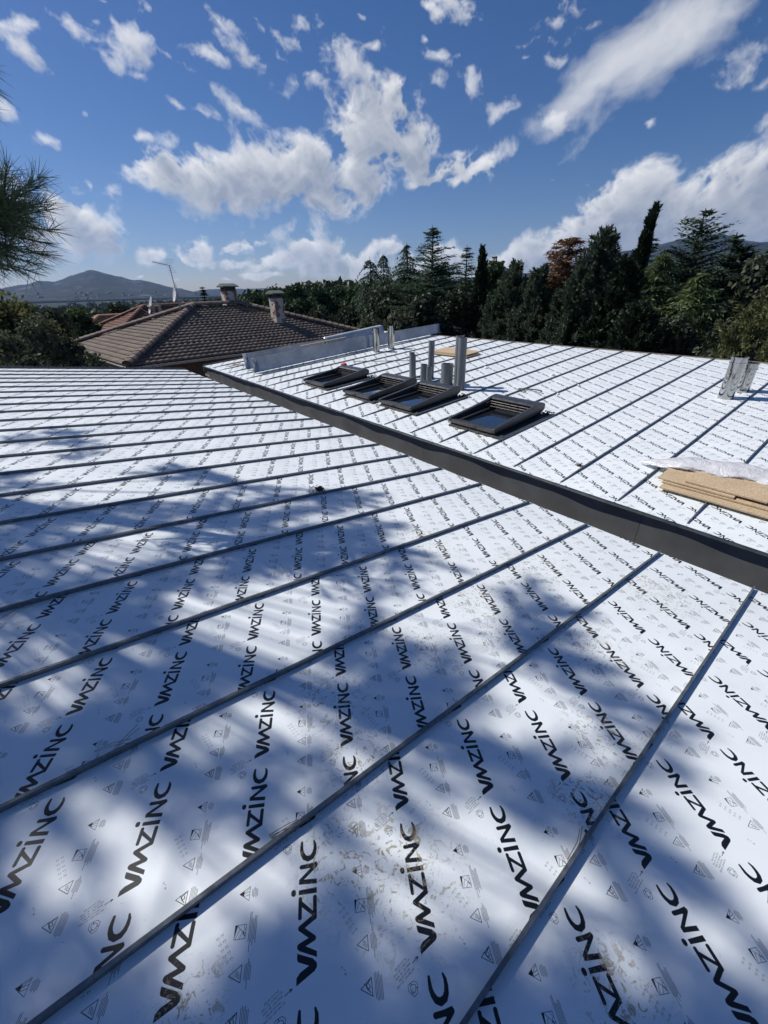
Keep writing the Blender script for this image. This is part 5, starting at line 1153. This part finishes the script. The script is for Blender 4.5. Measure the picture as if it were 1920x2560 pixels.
def plant_tree(kind, px, py, dist, halfw, label, seed, cat='tree', group=None, name=None, gz=None, base_px=None, **kw):
    """px, py: crown tip in the photograph; halfw: half width of the crown in photo pixels"""
    top = at_dist(px, py, dist); zb = float(ground_h(np.array([top[0]]), np.array([top[1]]))[0]) if gz is None else gz
    sc = dist*1.08/F_PX; Rb = halfw*sc
    lean = (0, 0); base = np.array([top[0], top[1], zb])
    if base_px is not None:
        b_ = at_dist(base_px, py, dist); base = np.array([b_[0], b_[1], zb]); H = top[2]-zb; lean = ((top[0]-base[0])/H, (top[1]-base[1])/H)
    H = top[2]-zb
    nm = name or {'cypress': 'cypress_tree', 'juniper': 'juniper_tree', 'cedar': 'cedar_tree'}.get(kind, 'tree')
    root = tree_root(nm, base, label, cat, group)
    tp = base+np.array([lean[0]*H, lean[1]*H, H])
    mkey = kw.pop('m', None)
    if kind == 'cedar':
        V, LB = conifer_crown(base, H*.985, Rb, seed, lean=lean, **kw); link('crown', qmesh('crown', V), root, LM[mkey or 'cedar'])
        if LB.v: LB.build('branches', M_barkd, root)
        trunk_mb(base, tp, .02*H+.04, .015, .04).build('trunk', M_barkd, root)
    elif kind == 'column':
        Vc = [column_crown(base, H, Rb, seed, lean=lean, **kw)]
        if kw.get('shape') == 'cone':
            rg = np.random.default_rng(seed+5); k2 = dict(kw); k2['n'] = kw['n']//9; k2['lump'] = .15
            for _ in range(8):
                a_ = rg.uniform(0, 2*pi); q_ = Rb*rg.uniform(.25, .8); hs = H*rg.uniform(.70, .97)-q_*.9
                Vc.append(column_crown(base+np.array([math.cos(a_)*q_, math.sin(a_)*q_, hs*.45]), hs*.55, Rb*.30, seed+int(a_*100), **k2))
        link('crown', qmesh('crown', np.concatenate(Vc)), root, LM[mkey or 'cypress'])
        trunk_mb(base, base+(tp-base)*.9, .016*H+.03, .02, 0.0).build('trunk', M_barkd, root)
    elif kind == 'round':
        rg = np.random.default_rng(seed); hz0 = kw.pop('low', .25); nbl = kw.pop('nb', 16); cs, rs = [], []
        for _ in range(nbl):
            f = rg.uniform(0, 1); wv_ = math.sin(pi*min(1, .22+f*.78))**.7; a = rg.uniform(0, 2*pi); q = rg.uniform(.2, .8)
            rr2 = Rb*rg.uniform(.28, .46)
            cs.append(base+np.array([math.cos(a)*Rb*q*wv_, math.sin(a)*Rb*q*wv_, H*(hz0+(1-hz0)*f)-rr2*.7*f])); rs.append(rr2)
        cs.append(tp-np.array([0, 0, Rb*.3])); rs.append(Rb*.32)
        link('crown', qmesh('crown', blob_crown(cs, rs, seed, **kw)), root, LM[mkey or 'broad'])
        tm_ = trunk_mb(base, base+np.array([0, 0, H*.72]), .022*H+.05, .05, .15)
        for c in cs[:7]: tm_.tube([base+np.array([0, 0, H*.35]), (base+np.array([0, 0, H*.4])+c)/2+np.array([0, 0, .2]), c], [.02*H*.5, .05, .02], 5, False)
        tm_.build('trunk', M_bark, root)
    return root
#@@TREES
GC = 'conifers standing behind the upper roof'
plant_tree('cedar', 925, 642, 40, 66, 'drooping grey-green conifer, leftmost of the tall ones behind the steel flues', 1, group=GC, drop=.5, droop_tip=.3, upward=.25, taper=.55, gap=.5, levels=30)
plant_tree('cedar', 958, 632, 38, 56, 'drooping slender conifer second from the left behind the steel flues', 2, group=GC, drop=.55, droop_tip=.3, upward=.2, taper=.6, gap=.5, levels=30)
plant_tree('cedar', 1018, 606, 36, 78, 'dark conifer with its top bent over to the left, left of the tallest cedar', 3, group=GC, drop=.35, upward=.1, taper=.7, levels=36)
plant_tree('cedar', 1083, 562, 34, 104, 'tall tiered cedar, highest tree in the middle of the picture', 4, group=GC, drop=.1, upward=.28, taper=.8, levels=34, gap=.35)
plant_tree('cedar', 1114, 648, 40, 50, 'small pointed conifer peeking out just right of the tallest cedar', 5, group=GC, drop=.15, upward=.15, taper=.9, levels=28)
plant_tree('cedar', 1169, 612, 37, 66, 'open tiered cedar just left of the narrow cypress', 6, group=GC, drop=.12, upward=.25, taper=.85, levels=28, gap=.45)
plant_tree('column', 1208, 616, 30, 17, 'narrow dark upright cypress in the middle of the tree row', 7, group=GC, name='cypress_tree', n=24000, lump=.06)
plant_tree('round', 1237, 652, 42, 55, 'round leafy green tree right behind the narrow cypress', 8, group=None, nb=26, low=.2, m='broad', leaf=.3, per=300)
plant_tree('column', 1290, 664, 27, 66, 'broad blue-green juniper right of the narrow cypress', 9, group=GC, name='juniper_tree', shape='cone', n=26000, m='juniper', leaf=.17, lump=.2)
plant_tree('column', 1350, 668, 25, 52, 'blue-green juniper left of the brown conifer', 10, group=GC, name='juniper_tree', shape='cone', n=20000, m='juniper', leaf=.17, lump=.25)
plant_tree('cedar', 1394, 612, 27, 40, 'half dead conifer with thin brown top, left of the rusty one', 11, group=GC, m='brown', drop=.25, upward=.5, taper=.55, levels=26, gap=.3)
plant_tree('cedar', 1430, 590, 26, 66, 'rusty brown dying conifer with a ragged rounded top', 12, group=GC, m='brown', drop=.3, upward=.65, taper=.42, levels=34, gap=.25, leaf=.2)
plant_tree('column', 1518, 578, 23, 66, 'dark ragged cypress with a stepped top right of the rusty conifer', 13, group=GC, name='cypress_tree', shape='cone', n=26000, m='juniper', leaf=.2, lump=.38)
plant_tree('column', 1462, 650, 22, 62, 'dark bushy conifer in front of the rusty one', 14, group=GC, name='juniper_tree', shape='cone', n=24000, m='juniper', leaf=.19, lump=.25)
plant_tree('column', 1565, 650, 21, 58, 'dark bushy conifer at the foot of the leaning cypress', 15, group=GC, name='juniper_tree', shape='cone', n=24000, m='cypress', leaf=.19, lump=.25)
plant_tree('column', 1642, 508, 24, 17, 'tall slim cypress leaning to the right against the clouds', 16, group=GC, name='cypress_tree', n=30000, lump=.06, base_px=1596)
plant_tree('cedar', 1636, 588, 29, 50, 'thin layered cedar directly behind the leaning cypress', 17, group=GC, drop=.05, upward=.05, taper=.9, levels=26, gap=.5)
plant_tree('cedar', 1768, 520, 25, 96, 'large layered cedar in front of the blue mountain on the right', 18, group=GC, drop=.02, upward=.32, taper=.62, levels=40, gap=.3, m='cedar', leaf=.15, dens=1.2)
plant_tree('cedar', 1665, 622, 21, 84, 'spreading green cedar between the leaning cypress and the large cedar', 19, group=GC, drop=.25, upward=.15, taper=.75, levels=34, m='cedar_green', leaf=.15, dens=1.2)
plant_tree('cedar', 1760, 676, 19, 96, 'low wide green cedar below the large cedar', 20, group=GC, drop=.3, upward=.1, taper=.6, levels=32, m='cedar_green', leaf=.14, dens=1.3)
plant_tree('cedar', 1846, 580, 27, 58, 'pointed feathery cedar right of the large cedar', 21, group=GC, drop=.05, upward=.35, taper=.8, levels=30, gap=.35)
plant_tree('cedar', 1871, 607, 25, 52, 'dark pine with upturned tufts near the right edge', 22, group=GC, drop=.0, upward=.5, taper=.6, levels=26, m='cypress', leaf=.2)
plant_tree('round', 1918, 640, 24, 70, 'dark leafy tree cut by the right edge of the picture', 23, nb=26, low=.2, m='oak', leaf=.24, per=380)
plant_tree('column', 1935, 752, 14.5, 92, 'pale yellow-green thuja at the lower right edge of the trees', 24, group=GC, name='thuja_tree', shape='egg', n=26000, m='thuja', leaf=.12, lump=.14)
plant_tree('round', 1830, 800, 17, 70, 'dark leafy bush left of the pale thuja', 25, nb=22, low=.3, m='oak', leaf=.15, per=700, cat='bush')
plant_tree('round', 1700, 790, 17.5, 80, 'dark bush below the spreading green cedar', 26, nb=22, low=.3, m='oak', leaf=.15, per=700, cat='bush')
plant_tree('column', 1600, 770, 17, 60, 'low dark conifer right behind the ridge of the upper roof', 27, group=GC, name='juniper_tree', shape='egg', n=20000, m='cypress', leaf=.15, lump=.2)
plant_tree('round', 1140, 730, 30, 60, 'dark leafy tree filling the gap left of the narrow cypress', 28, nb=24, low=.1, m='oak', leaf=.26, per=420)
plant_tree('round', 1060, 740, 29, 64, 'dark leafy tree below the tallest cedar', 29, nb=24, low=.1, m='oak', leaf=.26, per=420)
plant_tree('round', 1000, 780, 26, 62, 'grey-green holm oak right behind the galvanised sheets', 30, nb=22, low=.2, m='olive', leaf=.2, per=480, cat='bush')
plant_tree('round', 925, 795, 27, 56, 'grey-green bush behind the two flues by the galvanised sheets', 31, nb=22, low=.2, m='olive', leaf=.2, per=480, cat='bush')
plant_tree('round', 965, 725, 34, 70, 'dark tree mass below the two drooping conifers', 32, nb=24, low=.1, m='oak', leaf=.28, per=420)
plant_tree('cedar', 505, 714, 75, 16, 'lone small conifer on the skyline left of the ridge chimney', 33, group='distant conifers', drop=.1, upward=.2, taper=.9, levels=18, leaf=.35, gap=.4)
GS = 'umbrella pines and oaks on the wooded rise behind the brown roof'
for i, (px, py, d, hw, lb) in enumerate(((642, 735, 70, 34, 'small round pine just right of the ridge chimney'), (680, 720, 62, 38, 'round pine above the front chimney of the brown roof'), (735, 713, 58, 44, 'broad rounded pine highest on the wooded rise'),
        (790, 716, 60, 42, 'rounded pine right of the highest one on the rise'), (845, 718, 62, 44, 'rounded pine second from the drooping conifers'), (893, 715, 60, 40, 'rounded pine next to the drooping conifers'),
        (720, 762, 42, 50, 'lower dark pine behind the right slope of the brown roof'), (800, 765, 40, 54, 'dark tree above the galvanised sheets'), (870, 768, 38, 50, 'dark tree right above the flues by the galvanised sheets'), (765, 805, 34, 46, 'low dark bush at the right end of the brown roof'), (850, 815, 32, 50, 'low dark bush behind the galvanised sheets'))):
    plant_tree('round', px, py, d, hw, lb, 60+i, group=GS, nb=20, low=.25, m='pine' if i < 6 else 'oak', leaf=.36 if i < 6 else .26, per=150 if i < 6 else 300)
GL = 'garden trees on the left beyond the lower roof'
for i, (px, py, d, hw, mk, lf, lb) in enumerate(((30, 745, 24, 78, 'yellowing', .17, 'leafy yellowing tree at the left edge below the pine boughs'), (-60, 720, 22, 90, 'yellowing', .17, 'leafy green tree cut by the left edge'), (85, 800, 19, 72, 'olive', .13, 'grey olive bush at the left above the lower roof'),
        (10, 835, 16, 74, 'olive', .12, 'grey-green bush in the left corner above the lower roof'), (165, 850, 19, 52, 'oak', .14, 'dark bush by the left corner of the brown roof'), (120, 775, 32, 60, 'oak', .24, 'dark oak left of the red tiled house'), (190, 772, 44, 44, 'broad', .3, 'green tree left of the red roof'), (225, 880, 16, 44, 'olive', .12, 'bush under the left eave of the brown house'), (60, 890, 14.5, 60, 'oak', .12, 'dark low bush just beyond the left end of the lower roof'),(290, 762, 60, 40, 'oak', .36, 'round oak behind the red tiled house'))):
    plant_tree('round', px, py, d, hw, lb, 90+i, group=GL, nb=24, low=.12, m=mk, leaf=lf, per=500 if lf < .2 else 260, cat='bush' if 'bush' in lb else 'tree')

# far woodland: crowns scattered over the valley and the rise, one mass
rg = np.random.default_rng(5); QV = []
N = 5200; azs = rg.uniform(-.95, .95, N); rd = np.exp(rg.uniform(math.log(48), math.log(1500), N))
keep = (rd > 75) | (azs < -.30); keep &= ~((rd < 62) & (azs > -.75) & (azs < -.1)); azs, rd = azs[keep], rd[keep]; N = len(azs)
X = rd*np.sin(azs); Y = rd*np.cos(azs); Zg = ground_h(X, Y); Rc = rg.uniform(2.0, 4.2, N)*(1+rd/700)
for i in range(N):
    n = int(120 if rd[i] < 200 else (46 if rd[i] < 600 else 22)); d = unit(rg.normal(size=(n, 3))); d[:, 2] = np.abs(d[:, 2])
    hh = rg.uniform(4.0, 6.5)+(0 if azs[i] < -.28 else 1.5)
    c = np.array([X[i], Y[i], Zg[i]+hh*.55])+d*np.array([1, 1, .8])*Rc[i]*(1-.35*rg.random((n, 1)))*(1+.15*np.sin(d[:, :1]*8+i))
    s_ = Rc[i]*(.34 if n > 100 else (.5 if n > 40 else .8))
    QV.append(quads(c, unit(rg.normal(size=(n, 3))), unit(d+rg.normal(0, .5, (n, 3))), rg.uniform(.7, 1.3, n)*s_, rg.uniform(.6, 1.1, n)*s_*.8))
wd = link('woodland', qmesh('woodland', np.concatenate(QV)), None, leafmat('woodland_leaves', (0.018, 0.028, 0.013), (0.050, 0.066, 0.030), 0.25, nscale=0.05)); tag(wd, kind='stuff')
# undergrowth hiding the feet of the garden trees
QV = []
for i in range(700):
    a = rg.uniform(-.95, .95); r_ = rg.uniform(13.5, 46); x, y = r_*math.sin(a), r_*math.cos(a)
    u = (np.array([x, y, 0]) @ Ev); vv = (np.array([x, y, 0]) @ D0v)
    if vv < 13 and u > -14.2: continue
    hq = np.array([x, y, 0])-HC; pe, pf = hq @ he1, hq @ he2
    if -1 < pe < 15 and -1 < pf < 12: continue
    n = 150; d = unit(rg.normal(size=(n, 3))); d[:, 2] = np.abs(d[:, 2]); R0 = rg.uniform(1.0, 1.9)
    c = np.array([x, y, float(ground_h(np.array([x]), np.array([y]))[0])+.3])+d*np.array([1, 1, 1.3])*R0*(1-.4*rg.random((n, 1)))
    QV.append(quads(c, unit(rg.normal(size=(n, 3))), unit(d+rg.normal(0, .5, (n, 3))), rg.uniform(.2, .4, n), rg.uniform(.15, .3, n)))
ug = link('undergrowth', qmesh('undergrowth', np.concatenate(QV)), None, LM['oak']); tag(ug, kind='stuff')
#@@PART6

# ------------------------------------------------------------------ the pine on the left whose shade dapples the lower roof
def bough_mesh(seed, per=34, needle=.155, wd=.0042, ln=.62):
    rg = np.random.default_rng(seed); tw = [np.array([[0, 0, 0], [ln*.5, .02*rg.normal(), .03], [ln, .05*rg.normal(), .10]])]
    for k in range(4):
        q = .25+.17*k; o = np.array([ln*q, 0, .03*q]); sd = 1 if k % 2 else -1
        e = o+np.array([ln*.34, sd*ln*rg.uniform(.18, .34), rg.uniform(.0, .12)]); tw.append(np.array([o, (o+e)/2+[0, 0, .01], e]))
    mb = MB(); NV = []
    for i, p in enumerate(tw):
        mb.tube(list(p), [.006, .0045, .003] if i == 0 else [.004, .003, .002], 4, False)
        ns = 7 if i == 0 else 4
        for s_i in range(ns):
            q = .35+.65*(s_i+.5)/ns if i == 0 else .3+.7*(s_i+.6)/ns; q = min(q, 1)
            o = p[0]*(1-q)**2+2*p[1]*q*(1-q)+p[2]*q*q; d0 = unit(p[2]-p[0]); n = per if s_i < ns-1 else int(per*1.8)
            dd = unit(d0*rg.uniform(.5, 1.5, (n, 1))+rg.normal(0, .55, (n, 3))+[0, 0, .12]); L = needle*rg.uniform(.7, 1.1, n)
            oo2 = o+d0*rg.uniform(-.05, .05, (n, 1))*.7; tip = oo2+dd*L[:, None]; tip[:, 2] -= .018*L/needle
            s_ = unit(np.cross(dd, rg.normal(size=(n, 3))))*wd*.5
            NV.append(np.stack([oo2-s_, oo2+s_, (oo2+tip)/2+s_*.9, (oo2+tip)/2-s_*.9], 1).reshape(-1, 3)); md_ = (oo2+tip)/2+[0, 0, .003]
            NV.append(np.stack([(oo2+tip)/2-s_*.9, (oo2+tip)/2+s_*.9, tip+s_*.25, tip-s_*.25], 1).reshape(-1, 3))
    NV = np.concatenate(NV); nn = len(mb.v); V = mb.v+NV.tolist(); Fs = mb.f+[tuple(nn+4*i+k for k in range(4)) for i in range(len(NV)//4)]
    me = bpy.data.meshes.new('bough'); me.from_pydata(V, [], Fs); me.update(); me.materials.append(M_barkd); me.materials.append(M_pneedle)
    mi = np.ones(len(Fs), np.int32); mi[:len(mb.f)] = 0; me.polygons.foreach_set('material_index', mi); return me
M_pneedle = leafmat('pine_needles', (0.045, 0.070, 0.038), (0.11, 0.15, 0.085), 0.35)
BM = [bough_mesh(200+i) for i in range(4)]
BV = [bough_mesh(300+i, 11, .155, .0034, .5) for i in range(4)]
PB = np.array([-8.4, 4.4, float(ground_h(np.array([-8.4]), np.array([4.4]))[0])])
pine = empty('pine_tree', tuple(PB), 'pine tree whose needled boughs reach in from the left edge and shade the lower roof', 'tree')
PT = PB+np.array([.5, .4, 15.2])
tk = trunk_mb(PB, PT, .30, .07, .25, 12, 10).build('trunk', M_bark, pine)
SD = np.array(SUN_DIR)
def trunk_at(z): f = (z-PB[2])/(PT[2]-PB[2]); return PB+(PT-PB)*f
LB = MB(); rg = np.random.default_rng(99); nb_ = 0
def put_bough(p, d, s=1.0, roll=None, B=None):
    global nb_
    d = d/np.linalg.norm(d); up = Zv+rg.normal(0, .25, 3); y = np.cross(up, d); y /= np.linalg.norm(y); z = np.cross(d, y)
    ob = link('bough', (B or BM)[nb_ % 4], pine, None); ob.matrix_basis = frame_mat(p, d*s, y*s, z*s); nb_ += 1
# (photo px, py of the shade's centre, radius m, number of boughs): where the crown's shade falls on the lower roof
SHADE = [(120, 2420, .50, 8), (420, 2440, .45, 7), (330, 2300, .36, 5), (60, 2250, .42, 5), (650, 2250, .36, 6), (800, 2470, .34, 6), (1010, 2400, .24, 3), (1230, 2500, .26, 5),
  (60, 1860, .44, 5), (330, 1960, .40, 6), (560, 2040, .34, 5), (760, 1960, .30, 5), (880, 1840, .24, 4), (420, 1740, .26, 3), (1080, 1880, .22, 3), (960, 2200, .20, 2), (720, 1790, .30, 4), (1180, 2320, .18, 2),
  (60, 1720, .28, 3), (660, 1640, .24, 3), (830, 1600, .20, 3), (600, 1420, .32, 4), (360, 1480, .26, 3), (60, 1540, .28, 3), (420, 1330, .36, 5), (120, 1340, .40, 4), (640, 1290, .28, 5), (770, 1240, .20, 3), (520, 1200, .26, 4),
  (820, 1330, .18, 4), (960, 1370, .16, 3), (700, 1480, .16, 2), (1020, 1570, .15, 3), (90, 1100, .46, 4), (10, 1200, .42, 4), (250, 1260, .32, 2), (960, 1680, .15, 3), (980, 1500, .10, 1),
  (1280, 1600, .14, 4), (1360, 1690, .14, 3), (1200, 1690, .14, 3), (1330, 1830, .12, 3), (1440, 1930, .12, 3), (1240, 1960, .14, 2), (1400, 2040, .12, 2), (1480, 2130, .10, 2),
  (1560, 2400, .20, 4), (1700, 2420, .22, 5), (1860, 2480, .22, 5), (1560, 2540, .22, 4), (1900, 2330, .10, 2)]
LIGHT = [(560, 1830, .17), (40, 2035, .20), (260, 2190, .14), (500, 1560, .17), (190, 1630, .20), (1040, 2080, .2), (920, 2010, .13), (860, 2330, .08), (1010, 2520, .08), (680, 2120, .10), (330, 1620, .1),
  (930, 1460, .16), (1060, 1450, .3), (1120, 1620, .14), (1100, 1760, .12), (720, 1520, .12), (160, 1440, .16), (300, 1400, .12), (1300, 1740, .08), (1660, 2150, .25), (1480, 2250, .14), (800, 2100, .08), (480, 2230, .1), (760, 1700, .08), (250, 1180, .3)]
LP_ = [(onlow(px, py), r_*(.62 if py > 1900 and px < 1300 else .9)) for px, py, r_ in LIGHT]
for (px, py, r_, n) in SHADE:
    n = int(n*1.25+.5)
    if py > 2180 and px < 1300: n = int(n*2.4+.5)
    elif py > 1880 and px < 1300: n = int(n*1.5+.5)
    elif py > 1650: n = int(n*1.2+.5)
    base = onlow(px, py); t0 = rg.uniform(6.2, 8.2)
    cen = base+SD*t0
    root_z = max(PB[2]+6.5, cen[2]-rg.uniform(.3, 1.4)); o = trunk_at(min(root_z, PT[2]-.3))
    outd = cen-o; outd = outd/np.linalg.norm(outd)
    mid = (o+cen)/2+np.array([0, 0, rg.uniform(.0, .5)])
    LB.tube([o, mid, cen-outd*.1], [.028, .014, .006], 5, False)
    for k in range(n):
        j = rg.normal(0, r_*.55, 3); p = cen+j+SD*rg.uniform(-.6, .6)
        d = unit(outd*.45+rg.normal(0, .6, 3)); st = p-d*.30
        foot = p-SD*(((p-O1) @ N1v)/(SD @ N1v))
        if any(np.linalg.norm(foot-q_) < rq+.17 for q_, rq in LP_): continue
        put_bough(st, d, rg.uniform(.8, 1.1))
        if k % 2 == 0: LB.tube([cen-outd*.25, (cen+st)/2+[0, 0, -.04], st], [.007, .005, .003], 4, False)
# boughs seen at the left edge of the photograph
VIS = [(62, 440, 3.7, (.35, .1, .75)), (85, 470, 3.75, (.8, .1, .5)), (112, 500, 3.8, (.9, .1, .25)), (128, 545, 3.8, (.95, .0, .02)), (122, 580, 3.75, (.9, 0, -.22)), (70, 560, 3.7, (.9, .1, -.1)),
  (98, 625, 3.7, (.85, 0, -.35)), (82, 660, 3.8, (.7, 0, -.45)), (58, 690, 3.7, (.6, 0, -.7)), (40, 640, 3.9, (.8, .1, -.2)), (20, 690, 3.8, (.6, .1, -.5)), (0, 540, 3.9, (.8, .1, .3)), (35, 500, 4.0, (.7, .1, .5)),
  (2, 160, 3.9, (.6, 0, -.5)), (0, 215, 3.9, (.6, 0, -.6)), (-6, 290, 3.9, (.7, 0, -.5)), (-12, 330, 3.8, (.7, 0, -.4)), (-40, 430, 3.9, (.7, 0, .1)), (-60, 600, 3.9, (.7, 0, .0)), (-60, 700, 4.0, (.7, 0, -.2)),
  (95, 440, 3.6, (.6, 0, .6)), (135, 600, 3.6, (.9, 0, -.3)), (110, 680, 3.7, (.7, 0, -.6)), (50, 540, 3.8, (.8, 0, .2)), (30, 720, 3.6, (.5, 0, -.8))]
LO = trunk_at(8.4); hub = at_dist(-60, 600, 4.1); hub2 = at_dist(-90, 250, 4.2)
LB.tube([LO, (LO+hub)/2+[0, 0, .35], hub], [.07, .045, .022], 6, False); LB.tube([trunk_at(9.6), (trunk_at(9.6)+hub2)/2+[0, 0, .3], hub2], [.06, .04, .02], 6, False)
rgt = R[0]
for (px, py, d_, dr) in VIS:
    px = px-34 if py > 380 else px-92
    tip = at_dist(px, py, d_); d = rgt*dr[0]*1.0+Zv*dr[2]+D0v*dr[1]*.2; d = d/np.linalg.norm(d)
    st = tip-d*.52; h_ = hub if py > 380 else hub2
    LB.tube([h_, h_*.4+st*.6+np.array([0, 0, -.05]), st], [.016, .010, .006], 5, False)
    put_bough(st, d, .95, None, BV)
LB.build('limbs', M_barkd, pine)
print('boughs', nb_)
